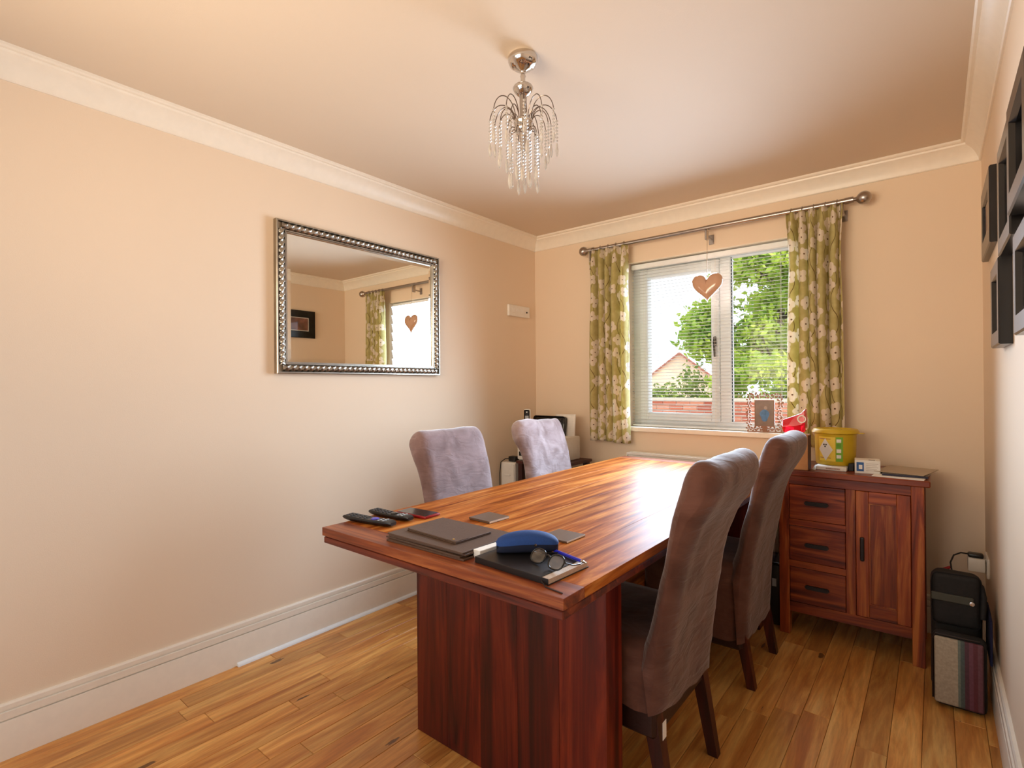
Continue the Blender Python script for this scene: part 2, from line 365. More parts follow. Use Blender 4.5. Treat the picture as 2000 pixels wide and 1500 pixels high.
s0 = obj('slat', b, M['upvc'], bl, 80); md = s0.modifiers.new('thickness', 'SOLIDIFY'); md.thickness = .0006
zs = WZ0 + .034; k = 0
while zs < WZ1 - .055:
    s = s0 if k == 0 else s0.copy()
    if k: col.objects.link(s); s.parent = bl
    s.location = (0, SY, zs); zs += .0212; k += 1
for xx in (SX0 + .09, (SX0 + SX1) / 2 + .05, SX1 - .09):
    b = B(); tube(b, [(xx, SY - .0125, WZ0 + .016), (xx, SY - .0125, WZ1 - .04)], .0008, 5); tube(b, [(xx, SY + .0125, WZ0 + .016), (xx, SY + .0125, WZ1 - .04)], .0008, 5)
    obj('ladder_cord', b, M['white'], bl)

# ------------------------------------------------------------------ curtain pole and curtains
PY, PZ = -.090, 2.207
pl = thing('curtain_pole', 'brushed metal curtain pole with ball finials above the window', 'curtain pole')
obj('pole', tube(B(), [(.53, PY, PZ), (1.36, PY, PZ)], .0125, 16), M['nickel'], pl, 40)
obj('pole', tube(B(), [(1.355, PY, PZ), (2.10, PY, PZ)], .0145, 16), M['nickel'], pl, 40)
def ball(cx, s):
    m = Matrix.Translation((cx, PY, PZ)) @ Matrix.Rotation(PI / 2 * s, 4, 'Y')
    pr = [(.0, -.034)] + [(.034 * math.sin(a), -.034 * math.cos(a)) for a in [PI * i / 12 for i in range(1, 10)]] + [(.012, .034), (.010, .045), (.017, .047), (.017, .085), (0, .085)]
    return lathe(B(), [(r, -z) for r, z in pr], 20, mat=m)
obj('finial', ball(.501, -1), M['nickel'], pl, 40)
obj('finial', ball(2.182, 1), M['nickel'], pl, 40)
for xx in (.56, 1.375, 2.085):
    b = B(); tube(b, [(xx, -.004, PZ - .055), (xx, -.05, PZ - .055), (xx, PY, PZ - .052)], .007, 8); bx(b, xx - .007, xx + .007, PY - .017, PY + .017, PZ - .075, PZ - .0175, .003); bx(b, xx - .016, xx + .016, -.006, 0, PZ - .085, PZ - .025, .002)
    obj('bracket', b, M['nickel'], pl, 40)
def curtain(name, x0, x1, z0, z1, nf, seed, label, cat, inner):
    rnd = random.Random(seed); root = thing(name, label, 'curtain', ((x0 + x1) / 2, PY, z0), group='floral curtains at the window')
    ph = [rnd.uniform(-.5, .5) for _ in range(9)]; b = B(); NU, NV = 110, 60; cx = (x0 + x1) / 2; arc = []
    def base(u, v):
        # v: 0 bottom .. 1 top
        pinch = math.exp(-((1 - v) / .07) ** 2)
        amp = .030 * (1 - .35 * pinch) * (.8 + .2 * math.sin(3 * v + ph[0]))
        uu = u + .018 * math.sin(2 * PI * u * 2 + ph[1] * 4) * (1 - pinch) + .012 * math.sin(5 * v + 7 * u + ph[2])
        f = 2 * PI * nf * uu + .6 * math.sin(2.2 * v + ph[3] * 3)
        y = amp * (math.sin(f) + .25 * math.sin(2 * f + ph[4]) * (1 - v)) 
        wide = 1 + .03 * (1 - v) - .05 * math.exp(-((v - .78) / .12) ** 2)
        x = (x0 + (x1 - x0) * u - cx) * wide + cx + .012 * math.cos(f) * (1 - pinch) * (.5 + .5 * (1 - v))
        z = z0 + (z1 - z0) * v + (.006 * math.sin(6 * u + ph[5]) if v < .01 else 0)
        return Vector((x - cx, y - (.012 if v < .93 else .012), z - z0))
    P = [[base(i / NU, j / NV) for j in range(NV + 1)] for i in range(NU + 1)]
    us = [0]
    for i in range(1, NU + 1): us.append(us[-1] + (P[i][NV // 2] - P[i - 1][NV // 2]).length * 1.0)
    V = [[b.verts.new(P[i][j]) for j in range(NV + 1)] for i in range(NU + 1)]
    uvl = b.loops.layers.uv.new('UVMap')
    for i in range(NU):
        for j in range(NV):
            f = b.faces.new((V[i][j], V[i + 1][j], V[i + 1][j + 1], V[i][j + 1]))
            for lp, (a, c) in zip(f.loops, ((i, j), (i + 1, j), (i + 1, j + 1), (i, j + 1))): lp[uvl].uv = (us[a] + seed * .37, (z1 - z0) * c / NV)
    o = obj('cloth', b, M['curtain'], root, 80); md = o.modifiers.new('thickness', 'SOLIDIFY'); md.thickness = .0012
    for k in range(5):
        xx = x0 - cx + (x1 - x0) * (k + .5) / 5; bb = B()
        ang = [2 * PI * i / 14 for i in range(15)]
        tube(bb, [(xx, .0195 * math.cos(a), PZ - z0 + .0195 * math.sin(a) - .003) for a in ang], .002, 6); obj('curtain_ring', bb, M['nickel'], root, 40)
    return root
curtain('curtain', .545, .850, .855, 2.196, 5.3, 3, 'sage green floral curtain hanging left of the window', 'curtain', 1)
curtain('curtain', 1.815, 2.090, .90, 2.196, 5.6, 11, 'sage green floral curtain hanging right of the window behind the yellow tub', 'curtain', -1)

# heart
ht = thing('heart_ornament', 'glossy tan heart ornament hanging on a string from the curtain pole', 'ornament', (1.384, -.115, 1.835))
def heart_pt(t): return (16 * math.sin(t) ** 3 / 16, (13 * math.cos(t) - 5 * math.cos(2 * t) - 2 * math.cos(3 * t) - math.cos(4 * t)) / 16)
b = B(); NH = 56; outline = [heart_pt(2 * PI * i / NH) for i in range(NH)]
def hr(s, y): return [b.verts.new((px * .094 * s, y, (py * .097 + .012) * s + (.0 if s == 1 else 0))) for px, py in outline]
rings = [hr(.35, -.026), hr(.7, -.022), hr(.9, -.014), hr(1, -.003), hr(.985, .001), hr(.7, .004), hr(.3, .005)]
for a, c in zip(rings, rings[1:]):
    for i in range(NH): b.faces.new((a[i], a[(i + 1) % NH], c[(i + 1) % NH], c[i]))
b.faces.new(rings[0]); b.faces.new(rings[-1])
M['heart'] = plain('tan_ceramic', rgb(200, 156, 126), var=.05, rough=.12, coat=.6)
obj('heart', b, M['heart'], ht, 60)
obj('string', tube(B(), [(0, 0, .045), (0, .003, .2), (0, .009, .355), (0, .025, .3855), (0, .040, .372)], .0019, 6), plain('beige_string', rgb(196, 170, 140)), ht)

# ------------------------------------------------------------------ mirror
mr = thing('wall_mirror', 'rectangular mirror in a twisted rope silver frame on the left wall', 'mirror', (0, -1.585, 1.685))
mw, mh = 1.055, .742; iw, ih = .935, .624
def rect_frame(prof, w, h):
    """prof: (inset, depth) polyline swept round a w x h rectangle in the y-z plane, depth along +x"""
    b = B(); R = []
    for (i, d) in prof: R.append([b.verts.new((d, sy * (w / 2 - i), sz * (h / 2 - i))) for sy, sz in ((-1, -1), (1, -1), (1, 1), (-1, 1))])
    for a, c in zip(R, R[1:]):
        for k in range(4): b.faces.new((a[k], a[(k + 1) % 4], c[(k + 1) % 4], c[k]))
    return b
obj('frame', rect_frame([(0, 0), (0, .026), (.004, .030), (.009, .030), (.012, .016), (.044, .016), (.046, .024), (.051, .024), (.053, .020), (.057, .020), (.059, .010), (.059, 0)], mw, mh), M['pewter'], mr)
def rope(a, c, sgn):
    a, c = Vector(a), Vector(c); d = (c - a); L = d.length; d.normalize(); n = Vector((1, 0, 0)); s = d.cross(n); b = B(); K = int(L / .0032); N = 14; RR = []
    for i in range(K + 1):
        t = L * i / K; e = min(t, L - t); sh = 1.0
        ring = []
        for k in range(N):
            ph = 2 * PI * k / N; lob = abs(math.sin(2 * ph + sgn * t * PI / .031))
            r = .0085 + .0075 * lob ** .7
            ring.append(b.verts.new(a + d * t + n * (r * math.cos(ph)) + s * (r * 1.05 * math.sin(ph))))
        RR.append(ring)
    for p_, q_ in zip(RR, RR[1:]):
        for k in range(N): b.faces.new((p_[k], p_[(k + 1) % N], q_[(k + 1) % N], q_[k]))
    b.faces.new(RR[0]); b.faces.new(RR[-1]); return b
ry, rz = mw / 2 - .028, mh / 2 - .028; xd = .020
for a, c, s in (((xd, -ry, rz), (xd, ry, rz), 1), ((xd, -ry, -rz), (xd, ry, -rz), 1), ((xd, -ry, -rz + .016), (xd, -ry, rz - .016), -1), ((xd, ry, -rz + .016), (xd, ry, rz - .016), -1)):
    obj('rope_moulding', rope(a, c, s), M['pewter'], mr, 60)
b = B(); bw = .022
R = [[b.verts.new((d, sy * (iw / 2 + .004 - i), sz * (ih / 2 + .004 - i))) for sy, sz in ((-1, -1), (1, -1), (1, 1), (-1, 1))] for i, d in ((0, .0118), (bw, .0128))]
for k in range(4): b.faces.new((R[0][k], R[0][(k + 1) % 4], R[1][(k + 1) % 4], R[1][k]))
b.faces.new(R[1])
obj('mirror_glass', b, M['mirror'], mr)
obj('backing', bx(B(), .0, .009, -mw / 2 + .01, mw / 2 - .01, -mh / 2 + .01, mh / 2 - .01), M['black'], mr)

# wall plate
sp = thing('heating_control', 'white heating control plate high on the left wall near the corner', 'control panel', (0, -.227, 1.808))
obj('plate', bx(B(), 0, .020, -.128, .128, -.042, .042, .004), M['white'], sp)
b = B(); bx(b, .0195, .0215, -.105, -.055, -.012, .022, .001); bx(b, .0195, .0215, -.04, .0, -.004, .018, .001); bx(b, .0195, .0215, .015, .045, -.014, .02, .001); obj('switch', b, M['paper'], sp)
obj('dial', lathe(B(), [(0, .0), (.006, 0), (.006, .006), (0, .006)], 12, mat=Matrix.Translation((.0195, .085, -.002)) @ Matrix.Rotation(PI / 2, 4, 'Y')), M['black'], sp)

# ------------------------------------------------------------------ chandelier
LX, LY = 1.347, -1.895
ch = thing('ceiling_pendant', 'small chrome ceiling pendant with arching arms and crystal drops', 'ceiling light', (LX, LY, H))
obj('ceiling_rose', lathe(B(), [(0, 0), (.047, 0), (.052, -.006), (.052, -.018), (.047, -.030), (.036, -.038), (.030, -.040), (.026, -.046), (.012, -.052), (.009, -.058), (0, -.058)], 32), M['chrome'], ch, 50)
obj('stem', lathe(B(), [(0, -.055), (.0095, -.055), (.008, -.065), (.0105, -.07), (.008, -.076), (.009, -.1), (0, -.1)], 14), M['chrome'], ch, 50)
obj('saucer', lathe(B(), [(0, -.098), (.012, -.098), (.033, -.106), (.036, -.112), (.033, -.121), (.022, -.134), (.013, -.14), (0, -.14)], 28), M['chrome'], ch, 50)
obj('column', lathe(B(), [(0, -.138), (.013, -.138), (.0125, -.2), (.013, -.235), (0, -.235)], 18), M['nickel'], ch, 50)
obj('hub', lathe(B(), [(0, -.222), (.03, -.224), (.034, -.228), (.034, -.234), (.031, -.238), (.033, -.256), (.028, -.268), (.016, -.272), (.010, -.33), (0, -.332)], 22), M['chrome'], ch, 50)
def strand(r, a, z0, nb, drop):
    """a string of faceted beads ending in a long prism"""
    cx, cy = r * math.cos(a), r * math.sin(a); b = B(); z = z0
    tube(b, [(cx, cy, z0 + .004), (cx, cy, z0 - nb * .0115 - .004)], .0006, 4)
    for i in range(nb): bmesh_oct(b, cx, cy, z - .0055, .0056, .0056); z -= .0115
    s = obj('bead_strand', b, M['crystal'], ch)
    b = B(); lathe(b, [(0, z), (.003, z - .004), (.0068, z - drop * .55), (.005, z - drop * .8), (0, z - drop)], 6, c=(cx, cy, 0)); obj('crystal_drop', b, M['crystal'], ch)
def bmesh_oct(b, x, y, z, r, h):
    T = b.verts.new((x, y, z + h)); D = b.verts.new((x, y, z - h)); q = [b.verts.new((x + r * math.cos(k * PI / 3), y + r * math.sin(k * PI / 3), z)) for k in range(6)]
    for k in range(6): b.faces.new((T, q[k], q[(k + 1) % 6])); b.faces.new((D, q[(k + 1) % 6], q[k]))
def arm(a, r0, r1, z0, zp, z1):
    pts = []
    for i in range(15):
        t = i / 14; s = t * PI * .93
        r = r0 + (r1 - r0) * (1 - math.cos(s)) / 2; z = (z0 + (zp - z0) * math.sin(s)) if t < .5 else (z1 + (zp - z1) * math.sin(s))
        pts.append((r * math.cos(a), r * math.sin(a), z))
    obj('arm', tube(B(), pts, .0016, 6), M['armmetal'], ch, 50); return pts[-1]
for i in range(12):
    a = 2 * PI * (i + .3) / 12; e = arm(a, .031, .118, -.228, -.158 - .012 * (i % 2), -.225 - .012 * (i % 2)); strand(math.hypot(e[0], e[1]), a, e[2], 6 + (i % 2), .052)
for i in range(10):
    a = 2 * PI * (i + .75) / 10; e = arm(a, .030, .088, -.238, -.195, -.252); strand(math.hypot(e[0], e[1]), a, e[2], 8, .055)
for i in range(12):
    a = 2 * PI * (i + .1) / 12; e = arm(a, .026, .054 - .012 * (i % 2), -.262, -.255, -.285); strand(math.hypot(e[0], e[1]), a, e[2], 10 + i % 3, .058)

# ------------------------------------------------------------------ radiator
rd = thing('radiator', 'white panel radiator under the window sill', 'radiator', (1.29, -.080, .14))
obj('panel', bx(B(), -.45, .45, -.022, -.004, 0, .635, .006, 2), M['white'], rd)
obj('rear_panel', bx(B(), -.45, .45, .03, .046, 0, .63, .004), M['white'], rd)
b = B(); bx(b, -.455, .455, -.026, -.014, .635, .652, .002); bx(b, -.455, .455, .034, .05, .635, .652, .002)
for k in range(40): bx(b, -.44 + k * .0223, -.436 + k * .0223, -.014, .034, .637, .646)
obj('top_grille', b, M['white'], rd)
for s in (-1, 1): obj('side_panel', bx(B(), s * .455 - .004, s * .455 + .004, -.024, .05, .0, .65, .002), M['white'], rd)
for k in range(18): obj('rib', bx(B(), -.42 + k * .0485, -.395 + k * .0485, -.0265, -.021, .05, .59, .002), M['white'], rd)
for s in (-.4, .4): obj('valve', tube(B(), [(s, .012, -.14), (s, .012, .02)], .008, 8), M['chrome'], rd)
for s in (-.3, .3): obj('wall_bracket', bx(B(), s - .015, s + .015, .045, .075, .1, .55), M['white'], rd)

# ------------------------------------------------------------------ dining table
TX0, TX1, TY0, TY1, TZ = .865, 1.825, -2.388, -.205, .78
tcx, tcy = (TX0 + TX1) / 2, (TY0 + TY1) / 2
tb = thing('dining_table', 'long reddish brown rosewood dining table on slab legs', 'table', (tcx, tcy, 0))
nb = 6; bw_ = (TX1 - TX0) / nb; hy = (TY1 - TY0) / 2; hx = (TX1 - TX0) / 2
for k in range(nb):
    o = obj('top_board', bx(B(), -bw_ / 2 + .0004, bw_ / 2 - .0004, -hy + .09, hy - .09, -.027, 0, .0005), M['rose_y'], tb); o.location = (-hx + bw_ * (k + .5), 0, TZ)
for s in (-1, 1):
    o = obj('end_board', bx(B(), -hx, hx, -.0447, .0447, -.027, 0, .0008), M['rose_end'], tb); o.location = (0, s * (hy - .045), TZ)
o = obj('lower_board', bx(B(), -hx + .004, hx - .004, -hy + .004, hy - .004, -.024, -.0035, .002), M['rose_low'], tb); o.location = (0, 0, TZ - .0275)
o = obj('top_core', bx(B(), -hx + .008, hx - .008, -hy + .008, hy - .008, -.0036, .0002), M['darkwood'], tb); o.location = (0, 0, TZ - .0275)
LX0, LX1 = .987 - tcx, 1.762 - tcx
for yc in (-2.04 - tcy, -.46 - tcy):
    for k in range(5):
        wv = (LX1 - LX0) / 5
        o = obj('leg_board', bx(B(), -wv / 2 + .0002, wv / 2 - .0002, -.045, .045, -.36, .36, .0008), M['rose_leg_shaded'], tb); o.location = (LX0 + wv * (k + .5), yc, .3645); o.scale = (1, 1, .727 / .72)
o = obj('stretcher', bx(B(), -.04, .04, -.735, .735, -.05, .05, .003), M['rose_y'], tb); o.location = ((LX0 + LX1) / 2, -1.25 - tcy, .3)

# ------------------------------------------------------------------ chairs
REAR = [(.43, .010), (.52, .022), (.65, .047), (.75, .066), (.84, .096), (.89, .125), (.93, .146), (.965, .159), (1.0, .160)]
TOP = [(1.022, .149), (1.034, .128), (1.036, .106), (1.026, .084)]
FRONT = [(1.0, .067), (.94, .048), (.85, .023), (.74, .003), (.66, -.018), (.57, -.038), (.5, -.06)]
def catmull(P, n):
    out = []
    for i in range(len(P) - 1):
        p0, p1, p2, p3 = P[max(i - 1, 0)], P[i], P[i + 1], P[min(i + 2, len(P) - 1)]
        for k in range(n):
            t = k / n
            out.append(tuple(.5 * (2 * p1[j] + (p2[j] - p0[j]) * t + (2 * p0[j] - 5 * p1[j] + 4 * p2[j] - p3[j]) * t * t + (3 * p1[j] - p0[j] - 3 * p2[j] + p3[j]) * t ** 3) for j in range(2)))
    out.append(P[-1]); return out
def make_chair(label, hem, loc, rotz, seed, wr=1.0, tagged=False, hemtilt=0, vel='velvet'):
    """origin on the floor below the lower rear edge of the cover, facing +x"""
    rt = thing('dining_chair', label, 'chair', loc, rotz, 'slipcovered dining chairs round the table'); Wd = .235
    rear = [(hem, -.002)] + ([(.3, .002)] if hem < .27 else []) + REAR
    prof = catmull(rear + TOP + FRONT + [(.44, -.075)], 4); cz = sum(p[0] for p in prof) / len(prof)
    ys = [-1, -.992, -.975, -.95, -.91, -.86, -.80, -.72, -.6, -.45, -.3, -.15, 0, .15, .3, .45, .6, .72, .80, .86, .91, .95, .975, .992, 1]
    b = B(); RR = []; n = len(prof); off = Vector((seed * 3.1, seed * 1.7, 0))
    tan = [Vector((prof[min(i + 1, n - 1)][0] - prof[max(i - 1, 0)][0], prof[min(i + 1, n - 1)][1] - prof[max(i - 1, 0)][1])).normalized() for i in range(n)]
    for yy in ys:
        inset = .030 * max(0, (abs(yy) - .70) / .30) ** 2.6
        ring = []
        for i, (z, u) in enumerate(prof):
            nz, nu = tan[i].y * -1, tan[i].x      # outward normal in (z,u): profile runs up the back, over, down the front
            wv = 0
            if z > hem + .03:
                q = Vector((z * 7 + yy * 1.5, yy * 2.2 - z * 3.0, 0)) + off
                ridge = 1 - abs(noise.noise(q * 1.1)) * 2
                wv = wr * (.006 * noise.noise(Vector((z * 5, yy * 2, u * 10)) + off) + .004 * max(0, ridge - .55))
            z2, u2 = z + nz * (wv - inset) * (i > 0), u + nu * (wv - inset)
            if i == 0: z2 += hemtilt * yy + .006 * math.sin(9 * yy + seed)
            ring.append(b.verts.new((-u2, yy * Wd - math.copysign(.018 * max(0, (z - .97) / .066) ** 2 * max(0, (abs(yy) - .8) / .2), yy), z2)))
        RR.append(ring)
    for a, c in zip(RR, RR[1:]):
        for i in range(n - 1): b.faces.new((a[i], a[i + 1], c[i + 1], c[i]))
    for ring in (RR[0], RR[-1]):
        i, j = 0, n - 1
        while j - i >= 2:
            # advance along the side whose next point lies lower, so the cap stays level
            if j - i == 2: b.faces.new((ring[i], ring[i + 1], ring[j])); break
            if ring[i + 1].co.z <= ring[j - 1].co.z or ring[i].co.z < ring[j].co.z - .02: b.faces.new((ring[i], ring[i + 1], ring[j])); i += 1
            else: b.faces.new((ring[i], ring[j - 1], ring[j])); j -= 1
    obj('back_cover', b, M[vel], rt, 60)
    # seat cover: rounded top, skirt with gentle gathers
    b = B(); NA = 72
    def loop(xr, xf, hw, z, amp, rad):
        out = []
        for k in range(NA):
            a = 2 * PI * k / NA; c, s = math.cos(a), math.sin(a); e = .22
            px = math.copysign(abs(c) ** e, c); py = math.copysign(abs(s) ** e, s)
            wv = amp * noise.noise(Vector((c * 4, s * 4, z * 16)) + off) + amp * .7 * math.sin(z * 95 + 3 * c + seed) * .5
            out.append(b.verts.new(((xr + xf) / 2 + px * ((xf - xr) / 2 + wv), py * (hw + wv), z + .004 * math.sin(5 * a + seed) * (z < hem + .02) + hemtilt * py * (z < hem + .02))))
        return out
    lv = [loop(.02, .445, Wd - .004, hem, .006 * wr, 0), loop(.02, .447, Wd - .003, hem + .05, .007 * wr, 0), loop(.018, .45, Wd - .002, hem + .1, .007 * wr, 0)]
    if hem < .25: lv.append(loop(.02, .45, Wd - .002, .36, .006 * wr, 0))
    lv += [loop(.025, .45, Wd - .003, .44, .005, 0), loop(.03, .445, Wd - .006, .478, .003, 0), loop(.035, .43, Wd - .018, .496, .002, 0), loop(.06, .38, Wd - .07, .505, 0, 0)]
    for a, c in zip(lv, lv[1:]):
        for k in range(NA): b.faces.new((a[k], a[(k + 1) % NA], c[(k + 1) % NA], c[k]))
    b.faces.new(lv[-1])
    obj('seat_cover', b, M[vel], rt, 60)
    fb = min(hem + .02, .30) - .06
    obj('seat_frame', bx(B(), .02, .43, -Wd + .018, Wd - .018, fb, .43, .01), M['leather'], rt)
    for sy in (-1, 1):
        for front in (0, 1):
            b = B(); yy = sy * (Wd - .05)
            x_t, x_b = (.40, .405) if front else (.045, -.012)
            for (za, zb) in ((0, .32),):
                p0 = [(x_b - .016, yy - .016), (x_b + .016, yy - .016), (x_b + .016, yy + .016), (x_b - .016, yy + .016)]
                p1 = [(x_t - .022, yy - .022), (x_t + .022, yy - .022), (x_t + .022, yy + .022), (x_t - .022, yy + .022)]
                A = [b.verts.new((q[0], q[1], 0)) for q in p0]; C = [b.verts.new((q[0], q[1], .32)) for q in p1]
                b.faces.new(A[::-1]); b.faces.new(C)
                for k in range(4): b.faces.new((A[k], A[(k + 1) % 4], C[(k + 1) % 4], C[k]))
            obj('leg', b, M['darkwood'], rt)
    if tagged:
        b = B(); bx(b, -.004, -.003, Wd - .03 - .012, Wd - .03 + .012, hem - .045, hem + .004); o = obj('care_tag', b, M['paper'], rt); o['label'] = 'small white care tag at the hem'
    return rt
make_chair('brown velvet covered chair right of the table nearest the viewer with a white tag', .300, (1.860, -1.735, 0), PI, 1, 1.3, True, .020)
make_chair('brown velvet covered chair right of the table beside the wooden cabinet', .190, (1.856, -.880, 0), PI, 2, .7)
make_chair('chair in taupe velvet tinted mauve for window light between the table and the mirror wall', .22, (.682, -1.515, 0), 0, 3, .8, vel='velvet_lit')
make_chair('chair in crumpled taupe velvet tinted pale for window light in the far corner by the printer', .22, (.640, -.700, 0), 0, 4, 2.0, vel='velvet_lit_pale')

# ------------------------------------------------------------------ sideboard cabinet
CX0, CX1, CY0, CY1, CZ = 1.842, 2.420, -.448, -.062, .82
cb = thing('sideboard', 'small rosewood sideboard with three drawers and one door', 'cabinet', (CX0, CY0, 0))
cw, cdp = CX1 - CX0, CY1 - CY0
o = obj('top', bx(B(), -.016, cw + .022, -.017, cdp + .01, -.028, 0, .004), M['rose_x'], cb); o.location = (0, 0, CZ)
for xa in (0, cw - .046):
    for ya in (0, cdp - .046): obj('leg', bx(B(), xa, xa + .046, ya, ya + .046, 0, CZ - .028, .002), M['rose_z'], cb)
for xa in (.008, cw - .028): obj('side_panel', bx(B(), xa, xa + .02, .046, cdp - .046, .11, CZ - .028), M['rose_z'], cb)
obj('back_panel', bx(B(), .046, cw - .046, cdp - .03, cdp - .015, .11, CZ - .028), M['rose_z'], cb)
obj('top_rail', bx(B(), .046, cw - .046, .003, .03, CZ - .072, CZ - .028, .001), M['rose_x'], cb)
obj('bottom_rail', bx(B(), .046, cw - .046, .003, .03, .115, .165, .001), M['rose_x'], cb)
obj('bottom_panel', bx(B(), .046, cw - .046, .03, cdp - .03, .125, .14), M['rose_x'], cb)
DXL, DXR = .046, .286
obj('divider', bx(B(), DXR, DXR + .038, .003, cdp - .03, .165, CZ - .072, .001), M['rose_z'], cb)
dz0, dz1 = .165, CZ - .072; hgt = (dz1 - dz0 - 2 * .032) / 3
for k in range(3):
    za = dz0 + k * (hgt + .032)
    d = obj('drawer', bx(B(), DXL + .002, DXR - .002, .001, .25, za + .002, za + hgt - .002, .002), M['rose_x'], cb)
    hb = B(); zc = za + hgt * .5; xc = (DXL + DXR) / 2
    prism(hb, [(-.052, .004), (-.044, .009), (.044, .009), (.052, .004), (.05, -.007), (.04, -.010), (-.04, -.010), (-.05, -.007)], lambda a, z: (xc + a, .002, zc + z), lambda a, z: (xc + a, -.014, zc + z), .003)
    obj('handle', hb, M['darkmetal'], d, 40)
    if k < 2: obj('drawer_rail', bx(B(), DXL, DXR, .004, .03, za + hgt, za + hgt + .032, .001), M['rose_x'], cb)
X0, X1 = DXR + .040, cw - .048
dd = obj('door', bx(B(), X0 + .012, X1 - .012, .012, .022, dz0 + .01, dz1 - .01), M['rose_z'], cb)
for xa, xb in ((X0, X0 + .05), (X1 - .05, X1)): obj('stile', bx(B(), xa, xb, .001, .024, dz0 + .002, dz1 - .002, .002), M['rose_z'], dd)
for za, zb in ((dz0 + .002, dz0 + .06), (dz1 - .055, dz1 - .002)): obj('rail', bx(B(), X0 + .0505, X1 - .0505, .002, .024, za, zb, .001), M['rose_x'], dd)
obj('moulding', (lambda b: (bx(b, X0 + .05, X0 + .056, .006, .014, dz0 + .06, dz1 - .055), bx(b, X1 - .056, X1 - .05, .006, .014, dz0 + .06, dz1 - .055), bx(b, X0 + .056, X1 - .056, .006, .014, dz0 + .06, dz0 + .066), bx(b, X0 + .056, X1 - .056, .006, .014, dz1 - .061, dz1 - .055), b)[-1])(B()), M['rose_z'], dd)
obj('handle', bx(B(), X0 + .016, X0 + .033, -.014, .002, .425, .535, .005, 2), M['darkmetal'], dd)

# ---- things on the sideboard
bxr = thing('cardboard_box', 'brown cardboard box on the sideboard behind the red jug', 'box', (1.915, -.405, CZ))
b = B(); bx(b, -.058, .058, -.04, .04, .0005, .172, .002); obj('body', b, M['card'], bxr)
obj('dark_end', bx(B(), .058, .0595, -.038, .038, .002, .17), plain('dark_box_side', rgb(70, 30, 24), rough=.7), bxr)
b = B(); bx(b, -.056, .056, -.038, -.001, .172, .1735); bx(b, -.056, .056, .001, .038, .172, .1735); obj('flap', b, M['card'], bxr)
M['red'] = plain('red_translucent_plastic', rgb(232, 18, 40), var=.05, rough=.15)
setp(NT.__new__(NT).__class__ and M['red'].node_tree.nodes['Principled BSDF'], trans=.35)
rj = thing('red_jug', 'bright red angular plastic jug lying on the cardboard box', 'jug', (1.915, -.405, CZ + .1735))
def jug():
    b = B(); secs = [(-.055, .042, .010, .072), (-.030, .040, .002, .082), (.0, .038, .0, .094), (.028, .037, .004, .106), (.046, .034, .02, .128)]
    R = []
    for x_, hw, za, zb in secs:
        m = .25; ring = []
        for yy, zz in ((-hw * .7, za), (hw * .7, za), (hw, za + (zb - za) * .45), (hw * .75, zb), (-hw * .75, zb), (-hw, za + (zb - za) * .45)): ring.append(b.verts.new((x_, yy, zz)))
        R.append(ring)
    for a, c in zip(R, R[1:]):
        for k in range(6): b.faces.new((a[k], a[(k + 1) % 6], c[(k + 1) % 6], c[k]))
    b.faces.new(R[0]); b.faces.new(R[-1]); return b
o = obj('body', jug(), M['red'], rj); md = o.modifiers.new('bevel', 'BEVEL'); md.width = .004; md.segments = 2
obj('mouth', lathe(B(), [(.018, 0), (.0195, .004), (.015, .004), (.013, 0)], 16, mat=Matrix.Translation((.032, -.033, .078)) @ Matrix.Rotation(PI / 2, 4, 'X')), M['white'], rj, 40)

M['yellow'] = plain('yellow_plastic', rgb(200, 166, 26), var=.05, rough=.4)
M['lemon'] = plain('label_yellow', rgb(238, 206, 70), var=.03, rough=.5); M['green'] = plain('label_green', rgb(120, 178, 50), var=.03, rough=.5)
BR = .093
yb = thing('sharps_tub', 'yellow round sharps tub with hazard label on the sideboard', 'tub', (2.066, -.262, CZ + .022), math.radians(0))
obj('body', lathe(B(), [(0, .0), (BR * .90, 0), (BR * .93, .004), (BR * .98, .150), (BR, .156), (BR, .160), (0, .160)], 40), M['yellow'], yb, 40)
obj('lid', lathe(B(), [(0, .174), (BR * .30, .175), (BR * .32, .170), (BR * .72, .170), (BR * .76, .177), (BR * 1.02, .176), (BR * 1.10, .166), (BR * 1.12, .158), (BR * 1.06, .156), (BR * 1.01, .152), (BR * .98, .152)], 40), M['yellow'], yb, 40)
o = obj('lid_tab', bx(B(), BR * 1.08, BR * 1.34, -.014, .014, .156, .160, .001), M['yellow'], yb); o.rotation_euler = (0, 0, math.radians(-8))
def patch(a0, a1, z0, z1, off, mat, name, parent, poly=None):
    """label patch wrapped round the tub; poly (u,v in 0..1) cuts a shape"""
    b = B()
    def P(u, v):
        z = z0 + (z1 - z0) * v; r = BR * (.93 + .05 * z / .15) + off; a = a0 + (a1 - a0) * u; return (r * math.cos(a), r * math.sin(a), z)
    if poly: b.faces.new([b.verts.new(P(*q)) for q in poly])
    else: grid(b, P, 8, 1)
    return obj(name, b, mat, parent)
AC = math.radians(-92)    # the label faces the viewer
lab = patch(AC - .72, AC + .16, .020, .140, .0008, M['lemon'], 'hazard_label', yb)
grn = patch(AC + .18, AC + .52, .020, .140, .0008, M['green'], 'green_label', yb)
def dia(k=0): return [(.5 + .5 * math.cos(a), .5 + .5 * math.sin(a)) for a in [PI / 2 * i for i in range(4)]]
def P2(name, u0, u1, z0, z1, mat, par, off, poly=None): return patch(u0, u1, z0, z1, off, mat, name, par, poly)
b = B(); Q = []
def PT(u, z, off): r = BR * (.93 + .05 * z / .15) + off; return (r * math.cos(AC + u), r * math.sin(AC + u), z)
gr = [[b.verts.new(PT(-.70 + .74 * i / 10, .077 + (1 - abs(2 * i / 10 - 1)) * .055 * s, .0016)) for i in range(11)] for s in (-1, 1)]
